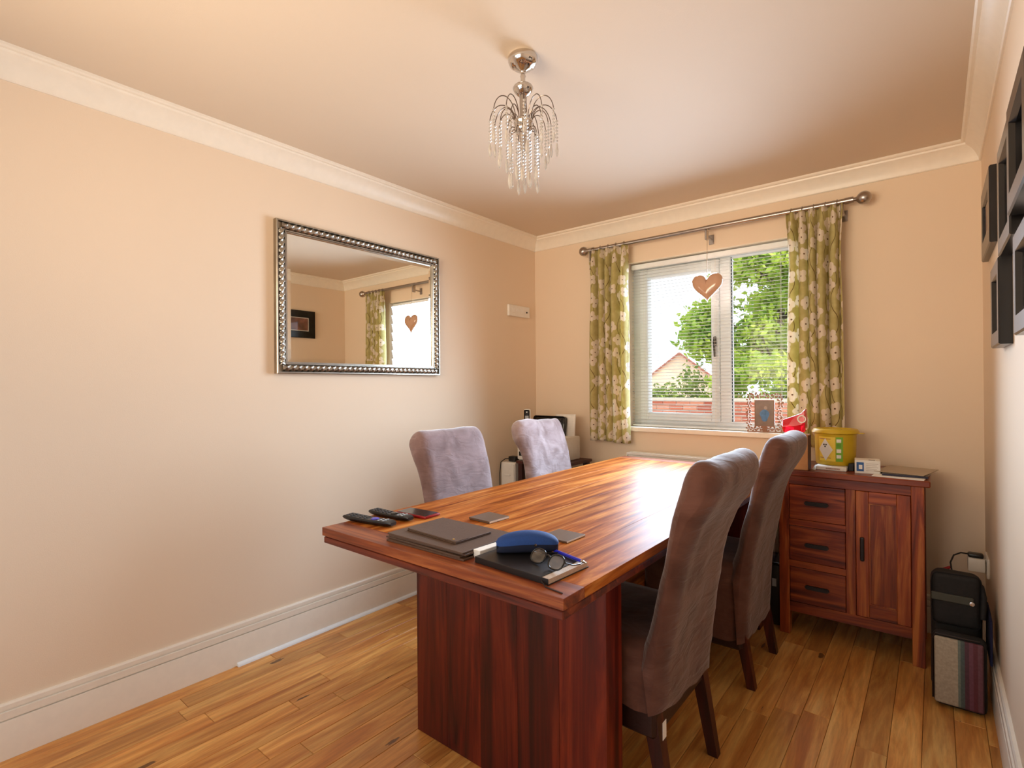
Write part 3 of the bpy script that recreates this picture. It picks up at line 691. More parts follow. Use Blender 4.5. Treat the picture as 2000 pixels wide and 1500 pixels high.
for i in range(10):
    q = [gr[0][i], gr[0][i + 1], gr[1][i + 1], gr[1][i]]; b.faces.new(q)
bmesh.ops.remove_doubles(b, verts=list(b.verts), dist=1e-5)
obj('white_diamond', b, M['paper'], lab)
b = B()
for k in range(3):
    a = PI / 2 + k * 2 * PI / 3 + PI
    for rr in (0,): 
        cxu, czz = -.34 + .065 * math.cos(a), .098 + .0062 * math.sin(a)
        b.faces.new([b.verts.new(PT(cxu + .042 * math.cos(t), czz + .0042 * math.sin(t), .0022)) for t in [2 * PI * i / 8 for i in range(8)]])
obj('hazard_symbol', b, M['black'], lab)
for zc, hh in ((.122, .008), (.072, .009), (.044, .008)):
    b = B(); grid(b, lambda u, v: PT(.21 + .22 * u, zc - hh + 2 * hh * v, .0016), 4, 1); q = obj('pictogram', b, M['paper'], grn)
for zc in (.13, .036):
    b = B(); grid(b, lambda u, v: PT(-.66 + .6 * u, zc - .0025 + .004 * v, .0014), 5, 1); obj('small_print', b, M['card'], lab)
for zc in (.104, .098, .092):
    b = B(); grid(b, lambda u, v: PT(.21 + .22 * u, zc - .001 + .002 * v, .0014), 3, 1); obj('small_print', b, plain('dark_green_ink', rgb(60, 110, 40)), grn)
# paper packet the tub stands on
pk = thing('paper_packet', 'crumpled white paper packet under the yellow tub', 'packet', (2.070, -.268, CZ))
def pkt(u, v):
    x_ = -.088 + .16 * u; y_ = -.125 + .22 * v; z_ = .0195 - .012 * max(0, (abs(u - .5) - .42) / .08) + .002 * noise.noise(Vector((u * 6, v * 6, 2)))
    return Vector((x_ - .02 * (1 - v) * (u < .1), y_, z_))
b = B(); bx(b, -.078, .056, -.118, .1, 0, .0205, .004); obj('packet', b, M['paper'], pk)
b = B(); v_ = [b.verts.new(q) for q in ((-.070, -.1175, .0205), (-.078, -.09, .0206), (-.088, -.128, .003), (-.070, -.146, .001))]; b.faces.new(v_); obj('torn_corner', b, M['paper'], pk)
b = B(); bx(b, -.03, .03, -.1186, -.1181, .008, .014); obj('print', b, plain('faded_brown_ink', rgb(176, 150, 136), scale=200, var=.3), pk)
obj_dark = tag(obj('dark_carton', bx(B(), 2.129, 2.150, -.34, -.16, CZ, CZ + .036, .002), plain('dark_blue_carton', rgb(24, 22, 30), rough=.5)), 'narrow dark carton between the paper packet and the white medicine box', 'box')
mb = thing('medicine_box', 'white medicine carton with a blue square print on the sideboard', 'box', (2.205, -.335, CZ), math.radians(6))
obj('carton', bx(B(), -.05, .05, -.045, .045, 0, .062, .001), M['paper'], mb)
obj('blue_print', bx(B(), -.043, -.014, -.0456, -.0449, .010, .052), plain('blue_ink', rgb(46, 96, 158), var=.15, scale=90), mb)
obj('white_symbol', (lambda b: (bx(b, -.034, -.020, -.0461, -.0455, .020, .040), b)[-1])(B()), M['paper'], mb)
b = B()
for k in range(5): bx(b, -.005, .042 - .006 * (k % 2), -.0456, -.0449, .046 - .008 * k, .0475 - .008 * k)
obj('text_lines', b, plain('grey_ink', rgb(170, 160, 150)), mb)
obj('black_mark', bx(B(), .005, .03, -.03, -.012, .0619, .0626), M['black'], mb)
# papers
def slab(name, label, cat, cx, cy, z, wx, wy, th, rot, mat, group=None, bev=.0006):
    o = obj(name, bx(B(), -wx / 2, wx / 2, -wy / 2, wy / 2, 0, th, bev), mat); o.location = (cx, cy, z); o.rotation_euler = (0, 0, math.radians(rot)); return tag(o, label, cat, group)
slab('paper_sheet', 'white sheet lowest in the paper pile at the sideboard end', 'paper', 2.338, -.315, CZ + .0002, .19, .28, .004, -5, M['paper'])
nv = plain('navy_folder', rgb(30, 28, 52), rough=.35)
slab('folder', 'thin navy folder in the paper pile on the sideboard', 'folder', 2.345, -.30, CZ + .0046, .165, .24, .009, 3, nv)
slab('booklet', 'grey booklet on top of the paper pile on the sideboard', 'booklet', 2.352, -.275, CZ + .014, .19, .25, .003, -12, plain('grey_booklet_cover', rgb(170, 150, 124), rough=.35))
# ------------------------------------------------------------------ photo frame on sill
pf = thing('flower_photo_frame', 'openwork photo frame of small cut-out flowers on the window sill', 'photo frame', (1.675, -.004, WZ0 + .0045), math.radians(6))
M['copper'] = plain('brown_openwork', rgb(150, 100, 68), var=.12, rough=.45)
fm = B()
for q in range(4):
    a = PI / 4 + q * PI / 2; c_, s_ = math.cos(a), math.sin(a)
    prism(fm, [(0, 0), (.45, -.22), (.85, -.26), (1.0, 0), (.85, .26), (.45, .22)], lambda u, v: ((u * c_ - v * s_), -.08, (u * s_ + v * c_)), lambda u, v: ((u * c_ - v * s_), .08, (u * s_ + v * c_)))
fo = obj('flower', fm, M['copper'], pf); first = True
rnd = random.Random(4); spots = []
for k in range(7): spots += [(-.083 + .0275 * k, .012), (-.083 + .0275 * k, .206)]
for k in range(1, 7): spots += [(-.083, .012 + .0277 * k), (.082, .012 + .0277 * k)]
for (sx, sz) in spots:
    o = fo if first else fo.copy()
    if not first: col.objects.link(o); o.parent = pf
    first = False; s = rnd.uniform(.0165, .0235); o.location = (sx + rnd.uniform(-.005, .005), rnd.uniform(-.002, .002), sz + rnd.uniform(0, .007) + .006); o.scale = (s, .018, s); o.rotation_euler = (0, rnd.uniform(-.5, .5), 0)
b = B(); bx(b, -.054, .054, -.003, .003, .034, .0385); bx(b, -.054, .054, -.003, .003, .187, .1915); bx(b, -.054, -.0495, -.003, .003, .0385, .187); bx(b, .0495, .054, -.003, .003, .0385, .187); obj('inner_frame', b, M['copper'], pf)
obj('bottom_bar', bx(B(), -.095, .095, -.0012, .0012, 0, .006), M['copper'], pf)
ph_ = obj('photo', bx(B(), -.05, .05, -.0015, .002, .038, .188), plain('brown_photo_print', rgb(120, 92, 68), var=.3, scale=14, rough=.3), pf)
b = B(); b.faces.new([b.verts.new((.024 * math.cos(t) * (1 + .2 * math.sin(3 * t)), -.0021, .10 + .036 * math.sin(t))) for t in [2 * PI * i / 18 for i in range(18)]]); obj('printed_figure', b, plain('blue_photo_print', rgb(86, 130, 178), var=.3, scale=60), ph_)
b = B(); b.faces.new([b.verts.new((.006 + .009 * math.cos(t), -.0022, .145 + .011 * math.sin(t))) for t in [2 * PI * i / 14 for i in range(14)]]); obj('printed_face', b, plain('pale_photo_print', rgb(176, 160, 150)), ph_)
b = B(); prism(b, [(0, .0), (.022, 0), (.0, .13)], lambda u, z: (-.012, .002 + u, z), lambda u, z: (.012, .002 + u, z)); obj('easel_back', b, M['copper'], pf)

# ------------------------------------------------------------------ corner: side table, printer, phone, drawer tower
st = thing('side_table', 'small dark side table under the printer in the corner', 'side table', (.325, -.270, 0))
obj('top', bx(B(), -.165, .22, -.195, .20, .70, .72, .003), M['darkwood'], st)
for sx in (-1, 1):
    for sy in (-1, 1): obj('leg', bx(B(), .028 + sx * .165 - .018, .028 + sx * .165 + .018, sy * .165 - .018, sy * .165 + .018, 0, .70, .002), M['darkwood'], st)
pr = thing('printer', 'white desktop printer with a raised black paper tray in the corner', 'printer', (.278, -.275, .72))
obj('body', bx(B(), -.138, .205, -.15, .15, 0, .165, .012, 2), M['white'], pr, 40)
obj('output_slot', bx(B(), -.12, .16, -.152, -.148, .03, .06, .001), M['black'], pr)
o = obj('paper_tray', bx(B(), -.15, .13, -.006, .006, 0, .155, .02, 3), M['gloss_black'], pr, 40); o.location = (0, .06, .150); o.rotation_euler = (math.radians(-8), 0, 0)
obj('control_strip', bx(B(), .08, .19, -.152, -.148, .09, .14, .001), M['gloss_black'], pr)
b = B()
def sheet(u, v): return Vector((.02 + .17 * u, .095 + .02 * v, .15 + .165 * v - .02 * u * u * (1 - v) + .004 * u))
grid(b, sheet, 8, 6); o = obj('paper_stack', b, M['paper'], pr, 60); md = o.modifiers.new('thickness', 'SOLIDIFY'); md.thickness = .003
o = obj('crest', lathe(B(), [(.030, 0), (.030, .002), (.026, .002), (.026, 0)], 20, mat=Matrix.Translation((.0, .052, .262)) @ Matrix.Rotation(PI / 2 + .14, 4, 'X')), M['darkmetal'], pr)
tp = thing('cordless_phone', 'white and black cordless telephone standing in its cradle in the corner', 'telephone', (.155 + .055, -.30, .885), math.radians(20))
tp.location = (.176, -.345, .8852); tp.scale = (1.2, 1.2, 1.05)
obj('cradle', bx(B(), -.03, .03, -.035, .035, 0, .035, .008, 2), M['white'], tp, 40)
hs = obj('handset', bx(B(), -.021, .021, -.012, .012, .012, .185, .011, 3), M['white'], tp, 40)
obj('face', bx(B(), -.0165, .0165, -.0135, -.0115, .085, .178, .006, 2), M['gloss_black'], hs)
obj('screen', bx(B(), -.011, .011, -.0142, -.0134, .112, .138), plain('grey_lcd', rgb(170, 170, 172)), hs)
b = B()
for r_ in range(4):
    for c_ in range(3): bx(b, -.0145 + c_ * .0105, -.0065 + c_ * .0105, -.0135, -.0115, .05 + r_ * .012, .058 + r_ * .012, .001)
obj('keypad', b, M['black'], hs)
obj('earpiece', lathe(B(), [(0, 0), (.004, 0), (.004, .001), (0, .001)], 12, mat=Matrix.Translation((0, -.0135, .163)) @ Matrix.Rotation(PI / 2, 4, 'X')), M['paper'], hs)
dt = thing('drawer_tower', 'slim white plastic drawer tower beside the side table', 'drawers', (.085, -.36, 0))
obj('carcass', bx(B(), -.065, .065, -.10, .14, 0, .70, .006, 2), M['white'], dt)
for k in range(4):
    d = obj('drawer', bx(B(), -.058, .058, -.106, -.099, .03 + k * .168, .185 + k * .168, .002), M['white'], dt); obj('handle', bx(B(), -.025, .025, -.112, -.105, .10 + k * .168, .112 + k * .168, .002), M['white'], d)
ad = thing('power_adapter', 'black power adapter with a trailing cable on the drawer tower', 'adapter', (.085, -.395, .70))
obj('body', bx(B(), -.03, .035, -.025, .025, 0, .038, .006, 2), M['black'], ad, 40)
obj('cable', tube(B(), [(-.03, -.01, .02), (-.045, -.04, .02), (-.055, -.078, 0), (-.06, -.085, -.08), (-.055, -.09, -.2), (-.05, -.1, -.4), (-.04, -.12, -.697)], .0032, 8), M['black'], ad, 60)

# ------------------------------------------------------------------ things on the table
M['brownmat'] = plain('brown_leatherette', rgb(86, 64, 50), var=.1, scale=180, rough=.5, bump=.15)
M['edge'] = plain('dark_edge', rgb(40, 26, 20), rough=.5)
z = TZ + .0003; offs = [(.004, -.006, 1.2), (-.006, -.002, -.8), (.003, .004, .9), (0, 0, -.3)]
names = ['lowest brown leatherette placemat in the stack at the table end', 'second brown leatherette placemat from the bottom of the stack', 'third brown leatherette placemat from the bottom of the stack', 'topmost large brown leatherette placemat in the stack']
for (dx, dy, ro), lb in zip(offs, names):
    r_ = thing('placemat', lb, 'placemat', (1.315 + dx, -2.228 + dy, z), math.radians(ro), 'brown placemats stacked on the table')
    obj('board', bx(B(), -.160, .160, -.115, .115, 0, .0052, .0006), M['brownmat'], r_); obj('backing', bx(B(), -.1585, .1585, -.1135, .1135, -.0002, .0004), M['edge'], r_)
    z += .0054
wl = thing('leather_wallet', 'slim brown leather wallet with a gold stud on the placemats', 'wallet', (1.30, -2.225, z), math.radians(-3))
obj('cover', bx(B(), -.112, .112, -.072, .072, 0, .0028, .0008), M['brownmat'], wl); obj('cover', bx(B(), -.111, .112, -.071, .072, .0032, .006, .0008), M['brownmat'], wl)
b = B(); prism(b, [(-.11, -.07), (.11, -.07), (.11, -.02), (.05, .028), (-.03, .035), (-.11, -.01)], lambda u, v: (u, v, .006), lambda u, v: (u, v, .0072)); obj('flap', b, M['brownmat'], wl)
obj('stud', lathe(B(), [(.004, 0), (.004, .001), (.002, .0018), (0, .002)], 12, c=(.088, -.058, .0072)), metal('gold', (.9, .65, .25, 1), .2), wl, 40)
M['coaster'] = plain('grey_brown_coaster', rgb(98, 80, 68), var=.08, scale=150, rough=.35)
def coaster(label, cx, cy, ro, n):
    r_ = thing('coaster', label, 'coaster', (cx, cy, TZ + .0003), math.radians(ro), 'square coasters on the table')
    obj('board', bx(B(), -.050, .050, -.050, .050, .001, .0055 * n, .0006), M['coaster'], r_); obj('backing', bx(B(), -.049, .049, -.049, .049, 0, .0012), M['edge'], r_)
    obj('pale_edge', bx(B(), .0496, .0504, -.049, .049, .0016, .005 * n), M['paper'], r_)
coaster('square brown coaster lying behind the placemat stack', 1.238, -1.968, -3, 1.5)
coaster('square grey-brown coaster lying behind the blue spectacle case', 1.564, -1.995, -2, 1.1)
def remote(label, cx, cy, ro, L, wd, padc, pads):
    r_ = thing('remote_control', label, 'remote control', (cx, cy, TZ + .0003), math.radians(ro), 'black remote controls on the table'); b = B(); NS = 20
    R = []
    for i in range(NS + 1):
        t = -1 + 2 * i / NS; e = (1 - abs(t) ** 6); hw = wd / 2 * (.72 + .28 * e) * (1 - .10 * t); za = .0015 + .004 * (abs(t) ** 4); zb = .017 + .003 * t * t - (.005 if abs(t) > .99 else 0)
        R.append([b.verts.new((t * L / 2, yy * hw, zz)) for yy, zz in ((-.7, za), (.7, za), (.97, za + .006), (1, zb - .004), (.88, zb), (-.88, zb), (-1, zb - .004), (-.97, za + .006))])
    for a, c in zip(R, R[1:]):
        for k in range(8): b.faces.new((a[k], a[(k + 1) % 8], c[(k + 1) % 8], c[k]))
    b.faces.new(R[0]); b.faces.new(R[-1]); obj('body', b, M['black'], r_, 50)
    btn = plain('dark_rubber_keys', rgb(46, 44, 46), rough=.5)
    zt = .0172
    for i in range(9):
        for k in range(3):
            x_ = -L * .42 + i * L * .095
            if abs(x_ - pads) < .02: continue
            o = obj('key', bx(B(), x_ - .0035, x_ + .0035, (k - 1) * .0115 - .0035, (k - 1) * .0115 + .0035, zt - .001, zt + .0035 * (1 if abs(x_) > L * .3 else .6), .0008), btn if i < 7 else plain_grey, r_)
    o = obj('navigation_pad', lathe(B(), [(0, 0), (.014, 0), (.014, .002), (.012, .003), (.0055, .003), (.005, .0025), (0, .0025)], 20, c=(pads, 0, zt - .0003)), padc, r_, 40)
plain_grey = plain('light_grey_keys', rgb(170, 176, 180), rough=.5)
remote('black remote control with a violet pad nearest the table corner', .945, -2.258, 8, .225, .046, plain('violet_pad', rgb(92, 84, 190), rough=.4), .028)
remote('black remote control lying beside the red cased phone', .945, -2.166, 3, .205, .044, M['gloss_black'], .02)
phn = thing('mobile_phone', 'mobile phone in a red case lying face up on the table', 'phone', (.990, -2.080, TZ + .0003), math.radians(4))
obj('case', bx(B(), -.076, .076, -.0385, .0385, 0, .010, .004, 2), plain('red_case', rgb(150, 18, 22), rough=.3), phn, 40)
obj('screen', bx(B(), -.071, .071, -.0345, .0345, .0096, .0106, .0004), M['gloss_black'], phn)
# notebook group
nbk = thing('notebook', 'black notebook at the table corner under the spectacles', 'notebook', (1.638, -2.255, TZ + .0003), math.radians(-3.5))
obj('cover', bx(B(), -.125, .123, -.083, .083, 0, .002, .0005), M['black'], nbk); obj('cover', bx(B(), -.125, .100, -.083, .083, .0135, .0155, .0006), M['black'], nbk)
obj('spine', bx(B(), -.1265, -.1245, -.083, .083, .0, .0155, .0006), M['black'], nbk); obj('front_edge', bx(B(), -.125, .123, -.0845, -.083, .0, .0155, .0004), M['black'], nbk)
obj('pages', bx(B(), -.122, .121, -.082, .080, .002, .0134), plain('page_block', rgb(196, 176, 158), scale=400, var=.2), nbk)
obj('ribbon', tube(B(), [(.10, -.080, .010), (.108, -.088, .006), (.125, -.096, .0012), (.150, -.098, .0012), (.176, -.100, .0012)], .0014, 6), M['edge'], nbk)
nz_ = TZ + .0003 + .0155
cs = thing('spectacle_case', 'blue hard spectacle case standing on the black notebook', 'spectacle case', (1.592, -2.212, nz_), math.radians(44))
def case_half(lid):
    b = B(); NU_ = 28; NV_ = 10; L, D, Hh = .085, .036, .056
    def P(u, v):
        t = -1 + 2 * u; end = max(0, 1 - abs(t) ** 4) ** .5 if abs(t) < 1 else 0
        s = .35 + .65 * end; arch = 1 - .28 * t * t
        mid = .022 + .006 * (1 - t * t)
        if lid:
            a = PI * v; return Vector((t * L, -D * math.cos(a) * s * .98, mid + (Hh * arch - mid) * math.sin(a) ** .75 * (.35 + .65 * end)))
        a = PI * v; return Vector((t * L * .985, -D * math.cos(a) * s * .96, mid - (mid - .0002) * math.sin(a) ** .5))
    grid(b, P, NU_, NV_); bmesh.ops.holes_fill(b, edges=[e for e in b.edges if e.is_boundary]); return b
obj('base', case_half(0), plain('navy_felt', rgb(18, 26, 52), rough=.8), cs, 50)
obj('lid', case_half(1), plain('royal_blue_felt', rgb(20, 62, 128), rough=.8, bump=.1, scale=200), cs, 50)
obj('stud', lathe(B(), [(0, .0015), (.004, .001), (.0048, -.001), (0, -.001)], 14, mat=Matrix.Translation((.018, -.0345, .026)) @ Matrix.Rotation(PI / 2, 4, 'X')), M['chrome'], cs, 40)
sg = thing('spectacles', 'black rimmed spectacles resting on the notebook', 'spectacles', (1.700, -2.288, nz_ + .0014), math.radians(-12))
def lens_outline(cx, n=24): return [(cx + .0245 * math.copysign(abs(math.cos(t)) ** .8, math.cos(t)), .021 + .0185 * math.copysign(abs(math.sin(t)) ** .85, math.sin(t))) for t in [2 * PI * i / n for i in range(n)]]
tiltm = Matrix.Rotation(math.radians(-38), 4, 'X')
M['lens'] = glassy('spectacle_lens', (.92, .92, .90, 1), .25, .8)
for cx in (-.033, .033):
    pts = [tiltm @ Vector((u, 0, v)) for u, v in lens_outline(cx)]; rm = obj('rim', tube(B(), pts + [pts[0], pts[1]], .0021, 8, False), M['gloss_black'], sg, 60)
    b = B(); f_ = b.faces.new([b.verts.new(q) for q in pts]); obj('lens', b, M['lens'], sg)
obj('bridge', tube(B(), [tiltm @ Vector(q) for q in ((-.0095, 0, .027), (0, -.002, .031), (.0095, 0, .027))], .0022, 8), M['gloss_black'], sg, 60)
for s in (-1, 1): obj('temple', tube(B(), [tiltm @ Vector((s * .057, 0, .028)), Vector((s * .060, .012 + .006, .020)), Vector((s * .058, .045, .009)), Vector((s * .054, .085 if s < 0 else .075, .004)), Vector((s * .046, .105 if s < 0 else .09, .0022))], .0018, 7), M['gloss_black'], sg, 60)
pn = thing('ballpoint_pen', 'blue ballpoint pen lying behind the spectacles on the notebook', 'pen', (1.712, -2.190, nz_ + .0048), math.radians(-16))
obj('barrel', tube(B(), [(-.065, 0, 0), (.048, 0, 0)], .0042, 10), plain('blue_pen', rgb(40, 44, 190), rough=.3), pn, 40)
obj('tip', tube(B(), [(.048, 0, 0), (.058, 0, 0), (.066, 0, 0)], [.004, .003, .0008], 10), M['chrome'], pn, 40)
slab('note_pad', 'small white note pad between the placemats and the black notebook', 'note pad', 1.4935, -2.245, TZ + .0003, .026, .12, .022, -3.5, M['paper'], bev=.001)

# ------------------------------------------------------------------ picture frames on the right wall
M['frameblack'] = plain('black_frame_lacquer', rgb(20, 16, 15), rough=.25)
def picture(label, y0, y1, z0, z1, bw, dep, pc):
    r_ = thing('picture_frame', label, 'picture frame', (W, (y0 + y1) / 2, (z0 + z1) / 2), group='black picture frames on the right wall'); w_, h_ = abs(y1 - y0), z1 - z0
    b = rect_frame([(0, 0), (0, dep - .004), (.004, dep), (bw - .006, dep), (bw, dep - .012), (bw, .004)], w_, h_)
    for v in b.verts: v.co.x *= -1
    obj('frame', b, M['frameblack'], r_)
    obj('mount', bx(B(), -.012, -.004, -w_ / 2 + bw - .002, w_ / 2 - bw + .002, -h_ / 2 + bw - .002, h_ / 2 - bw + .002), M['paper'], r_)
    obj('photo', bx(B(), -.0126, -.0115, -w_ / 2 + bw + .006, w_ / 2 - bw - .006, -h_ / 2 + bw + .006, h_ / 2 - bw - .006), plain('photo_print', pc, var=.5, scale=16, rough=.3), r_)
    obj('glass', bx(B(), -.0165, -.0145, -w_ / 2 + bw - .001, w_ / 2 - bw + .001, -h_ / 2 + bw - .001, h_ / 2 - bw + .001), M['glass'], r_)
picture('black picture frame nearest the window high on the right wall', -.78, -.366, 1.755, 2.035, .072, .022, rgb(128, 84, 70))
picture('black picture frame lowest and nearest the window on the right wall', -1.24, -.97, 1.36, 1.62, .05, .032, rgb(90, 74, 66))
picture('black picture frame in the upper middle of the right wall group', -1.53, -1.22, 1.62, 1.93, .05, .030, rgb(100, 84, 76))
picture('black picture frame nearest the viewer at the top of the right wall', -1.90, -1.56, 1.66, 1.92, .05, .036, rgb(80, 70, 66))
picture('black picture frame nearest the viewer lower on the right wall', -1.92, -1.60, 1.36, 1.60, .05, .030, rgb(90, 80, 76))

# ------------------------------------------------------------------ socket, charger, bags
sk = thing('wall_socket', 'white double socket low on the right wall', 'socket', (W, -.20, .43))
obj('plate', bx(B(), -.010, 0, -.073, .073, -.043, .043, .003), M['white'], sk)
for s in (-.035, .035): obj('switch', bx(B(), -.013, -.009, s - .006, s + .006, .018, .034, .001), M['white'], sk)
cg = thing('plug_charger', 'white square plug adapter with a black plug and lead in the socket', 'charger', (W - .010, -.235, .437))
obj('adapter', bx(B(), -.062, -.004, -.030, .030, -.028, .030, .004, 2), M['white'], cg, 40)
obj('plug', bx(B(), -.062, -.008, -.022, .022, .030, .048, .007, 2), M['black'], cg, 40)
obj('lead', tube(B(), [(-.058, 0, .040), (-.085, -.005, .042), (-.110, -.02, .030), (-.122, -.04, .0), (-.118, -.06, -.03), (-.10, -.09, -.06), (-.09, -.12, -.09), (-.088, -.14, -.12)], .0034, 8), M['black'], cg, 60)
o = obj('red_clip', tube(B(), [(-.120, -.045, -.018), (-.135, -.052, -.026), (-.155, -.056, -.032)], [.005, .007, .003], 8), plain('red_clip', rgb(150, 20, 24)), cg, 40)
bg_ = thing('black_bag', 'black fabric shoulder bag standing behind the striped case', 'bag', (2.520, -.585, 0))
M['bag'] = plain('black_canvas', rgb(26, 23, 22), var=.25, scale=90, rough=.8, bump=.2)
def rounded(bm, x0, x1, y0, y1, z0, z1, bev, seed, amp=.006):
    b = B(); bx(b, x0, x1, y0, y1, z0, z1, bev, 4); bmesh.ops.subdivide_edges(b, edges=[e for e in b.edges if e.calc_length() > .04], cuts=4, use_grid_fill=True)
    for v in b.verts: n_ = noise.noise_vector(v.co * 9 + Vector((seed, 0, 0))); v.co += n_ * amp
    join(bm, b)
    return bm
obj('body', rounded(B(), -.080, .080, -.065, .085, .003, .475, .035, 2), M['bag'], bg_, 60)
obj('flap', rounded(B(), -.076, .070, -.082, -.055, .29, .495, .02, 5, .004), M['bag'], bg_, 60)
obj('trim_band', bx(B(), -.078, .050, -.090, -.078, .385, .415, .003), plain('grey_green_strap', rgb(62, 62, 52), rough=.6), bg_)
obj('buckle', lathe(B(), [(.008, 0), (.008, .004), (.004, .005), (0, .005)], 12, mat=Matrix.Translation((.045, -.090, .395)) @ Matrix.Rotation(PI / 2, 4, 'X')), M['chrome'], bg_, 40)
obj('shoulder_strap', tube(B(), [(.05, -.03, .475), (.074, -.05, .455), (.080, -.07, .42), (.076, -.08, .34)], .009, 8), M['bag'], bg_, 60)
def stripes():
    t = NT('striped_canvas'); tc = t.add('ShaderNodeTexCoord'); sp_ = t.add('ShaderNodeSeparateXYZ'); t.l(tc.outputs['Object'], sp_.inputs[0])
    f = t.math('MULTIPLY_ADD', sp_.outputs[0], 1 / .152, .5); nz = t.add('ShaderNodeTexNoise', i_Scale=120.0); t.l(tc.outputs['Object'], nz.inputs[0])
    c = t.ramp(f, [(0, rgb(188, 172, 148)), (.47, rgb(120, 130, 118)), (.52, rgb(84, 96, 92)), (.60, rgb(88, 50, 64)), (.68, rgb(120, 68, 84)), (.76, rgb(104, 46, 58)), (.84, rgb(120, 74, 84)), (.93, rgb(90, 52, 60))], 'CONSTANT')
    t.l(t.mix(.5, c, nz.outputs[0], 'MULTIPLY'), t.b.inputs['Base Color']); setp(t.b, rough=.6); return t.m
scs = thing('striped_case', 'laptop case with cream and maroon stripes leaning before the black bag', 'bag', (2.524, -.745, 0))
o = obj('shell', rounded(B(), -.078, .080, -.0, .055, .004, .285, .022, 9, .001), M['bag'], scs, 60)
obj('striped_front', bx(B(), -.074, .070, -.010, .004, .018, .272, .008, 3), stripes(), scs, 40)
b = B(); tube(b, [(-.079, .0, .03), (-.079, .0, .255), (-.07, .0, .278), (.06, .0, .280)], .003, 6); obj('zip', b, M['edge'], scs, 60)
tag(obj('navy_cloth', rounded(B(), 2.6125, 2.6205, -.72, -.50, .19, .36, .003, 3, .0008), plain('navy_cloth', rgb(14, 18, 56), rough=.9)), 'navy cloth squeezed between the black bag and the wall', 'cloth')
bn = thing('black_crate', 'black box on the floor between the chair and the sideboard', 'box', (1.785, -.30, 0))
obj('body', bx(B(), -.05, .048, -.09, .09, 0, .31, .008, 2), M['black'], bn, 40); obj('lid', bx(B(), -.052, .05, -.092, .092, .31, .325, .005, 2), M['gloss_black'], bn, 40)
obj('label_plate', bx(B(), .01, .03, -.0915, -.089, .20, .24), plain_grey, bn)

# ------------------------------------------------------------------ outside
tag(obj('garden_ground', bx(B(), -30, 20, .45, 60, -.6, -.35), plain('pale_paving', rgb(196, 190, 182), scale=2, rough=.9)), 'pale paved ground outside the window', 'ground', kind='structure')
gw = thing('garden_wall', 'red brick garden wall outside the window', 'wall', (-.3, 5.0, -.35))
obj('mortar', bx(B(), -2.6, 2.2, .012, .2, 0, 1.33), plain('mortar', rgb(200, 178, 156), rough=.9), gw)
M['brick'] = (lambda t: (t.l(t.ramp(t.add('ShaderNodeObjectInfo').outputs['Random'], [(0, rgb(168, 84, 62)), (.5, rgb(196, 112, 84)), (1, rgb(210, 140, 110))]), t.b.inputs['Base Color']), setp(t.b, rough=.9), t.m)[-1])(NT('brick_clay'))
b0 = obj('brick', bx(B(), -.1075, .1075, 0, .1, -.0325, .0325, .003), M['brick'], gw); first = True
for row in range(9):
    zc = 1.33 - .04 - row * .075
    for k in range(21):
        xc = -2.45 + k * .225 + (.1125 if row % 2 else 0)
        if xc > 2.1: continue
        o = b0 if first else b0.copy()
        if not first: col.objects.link(o); o.parent = gw
        first = False; o.location = (xc, random.uniform(-.003, .003), zc)
obj('coping', bx(B(), -2.6, 2.2, -.03, .23, 1.33, 1.375, .008), plain('pale_coping', rgb(214, 198, 178), rough=.9), gw)
hs_ = thing('far_house', 'low house with a pale gable and tiled roof beyond the garden', 'house', (-6.6, 20.0, -.4))
hs_.rotation_euler = (0, 0, math.radians(18))
b = B(); prism(b, [(-3.2, 0), (3.2, 0), (3.2, .55), (0, 3.05), (-3.2, .55)], lambda u, z: (u, 0, z), lambda u, z: (u, 7, z)); obj('wall', b, plain('pale_render', rgb(238, 206, 176), rough=.9, scale=3), hs_)
for s in (-1, 1):
    b = B(); prism(b, [(0, 3.05), (3.3, .47), (3.3, .53), (0, 3.11)], lambda u, z: (s * u, -.15, z), lambda u, z: (s * u, 7.1, z)); obj('roof', b, plain('roof_tile', rgb(176, 118, 96), rough=.9), hs_)
    b = B(); prism(b, [(0, 3.00), (3.3, .42), (3.3, .47), (0, 3.06)], lambda u, z: (s * u, -.2, z), lambda u, z: (s * u, -.15, z)); obj('bargeboard', b, plain('brown_bargeboard', rgb(150, 92, 78), rough=.8), hs_)
def leafmat(name, a, c):
    t = NT(name); tc = t.add('ShaderNodeTexCoord'); n_ = t.add('ShaderNodeTexNoise', i_Scale=1.7, i_Detail=5.0, i_Roughness=.75); t.l(tc.outputs['Object'], n_.inputs['Vector'])
    cl = t.ramp(n_.outputs[0], [(.32, a), (.66, c)]); t.l(cl, t.b.inputs['Base Color']); setp(t.b, rough=.6)
    tl = t.add('ShaderNodeBsdfTranslucent'); t.l(cl, tl.inputs[0]); mx = t.add('ShaderNodeMixShader'); mx.inputs[0].default_value = .35; t.l(t.b.outputs[0], mx.inputs[1]); t.l(tl.outputs[0], mx.inputs[2]); t.l(mx.outputs[0], t.out.inputs[0]); return t.m
M['bark'] = plain('bark', rgb(92, 78, 62), var=.3, rough=.95)
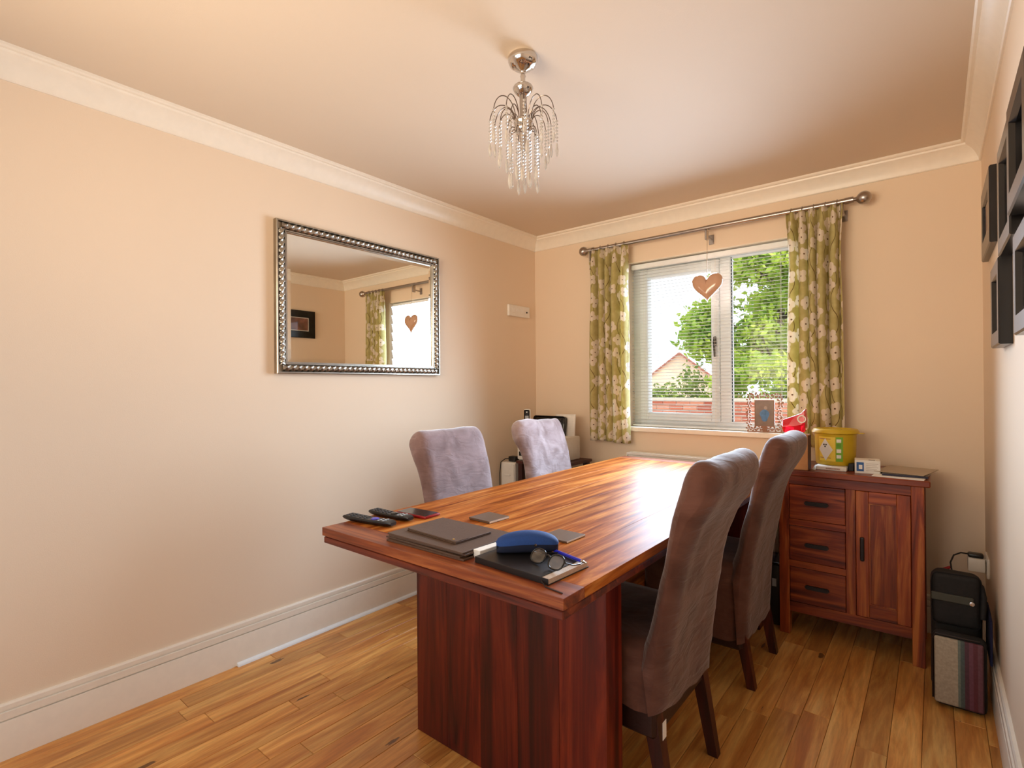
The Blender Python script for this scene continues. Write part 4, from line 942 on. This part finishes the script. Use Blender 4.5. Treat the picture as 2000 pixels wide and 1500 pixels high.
def tree(name, label, base, blobs, nleaf, size, mat, seed, group=None):
    rg = np.random.default_rng(seed); root = thing(name, label, 'tree' if 'tree' in name else 'shrub', base, group=group)
    bl_ = np.array(blobs, float); vol = bl_[:, 3] * bl_[:, 3] * bl_[:, 4]; pk_ = rg.choice(len(bl_), nleaf, p=vol / vol.sum())
    d = rg.normal(size=(nleaf, 3)); d /= np.linalg.norm(d, axis=1)[:, None]; rad = rg.random(nleaf) ** .45
    cen = bl_[pk_, :3] + d * rad[:, None] * np.stack([bl_[pk_, 3], bl_[pk_, 3], bl_[pk_, 4]], 1) * (1 + .25 * np.sin(d[:, :1] * 9 + d[:, 2:] * 11))
    a = rg.normal(size=(nleaf, 3)); a /= np.linalg.norm(a, axis=1)[:, None]; c = np.cross(a, rg.normal(size=(nleaf, 3))); c /= np.linalg.norm(c, axis=1)[:, None]
    s = size * rg.uniform(.6, 1.3, nleaf)[:, None]
    v = np.stack([cen - a * s, cen + c * s * .5, cen + a * s, cen - c * s * .5], 1).reshape(-1, 3)
    me = bpy.data.meshes.new('foliage'); me.vertices.add(len(v)); me.vertices.foreach_set('co', v.ravel()); me.loops.add(4 * nleaf); me.loops.foreach_set('vertex_index', np.arange(4 * nleaf)); me.polygons.add(nleaf); me.polygons.foreach_set('loop_start', np.arange(0, 4 * nleaf, 4)); me.update(); me.materials.append(mat)
    o = bpy.data.objects.new('foliage', me); col.objects.link(o); o.parent = root; o['kind'] = 'stuff'
    return root
rg = random.Random(5); blobs = []
for k in range(90):
    zz = rg.uniform(.9, 5.6); rmax = 1.75 * math.sin(PI * min(1, max(.05, (zz + 1.6) / 8.2))) ; a = rg.uniform(0, 2 * PI); r = rmax * rg.random() ** .5
    blobs.append((r * math.cos(a), r * math.sin(a), zz, rg.uniform(.3, .55), rg.uniform(.22, .42)))
t1 = tree('garden_tree', 'large bright green leafy tree beyond the brick wall', (.15, 7.9, -.35), blobs, 46000, .07, leafmat('green_leaves', rgb(96, 146, 50), rgb(206, 220, 84)), 1)
b = B(); tube(b, [(0, 0, 0), (.03, .02, 1.2), (-.05, 0, 2.6), (.05, .05, 4.2)], [.13, .11, .08, .03], 10); obj('trunk', b, M['bark'], t1, 60)
for k in range(12):
    a = rg.uniform(0, 2 * PI); z0 = rg.uniform(1.2, 3.6); L = rg.uniform(.9, 1.6)
    b = B(); tube(b, [(0, 0, z0), (L * .5 * math.cos(a), L * .5 * math.sin(a), z0 + .4), (L * math.cos(a), L * math.sin(a), z0 + .9)], [.04, .025, .008], 6); obj('branch', b, M['bark'], t1, 60)
s1 = tree('garden_shrub', 'low leafy shrub behind the brick wall left of the tree', (-1.9, 6.6, -.35), [(-.5, 0, 1.2, .5, .28), (0, .1, 1.3, .5, .3), (.45, 0, 1.25, .45, .35), (.1, 0, .8, .8, .5), (.7, .1, 1.6, .3, .4)], 5000, .05, leafmat('shrub_leaves', rgb(84, 116, 60), rgb(168, 184, 92)), 2)
b = B(); tube(b, [(0, 0, 0), (.05, 0, .6), (.1, .05, 1.2)], [.05, .04, .02], 8); obj('stem', b, M['bark'], s1)
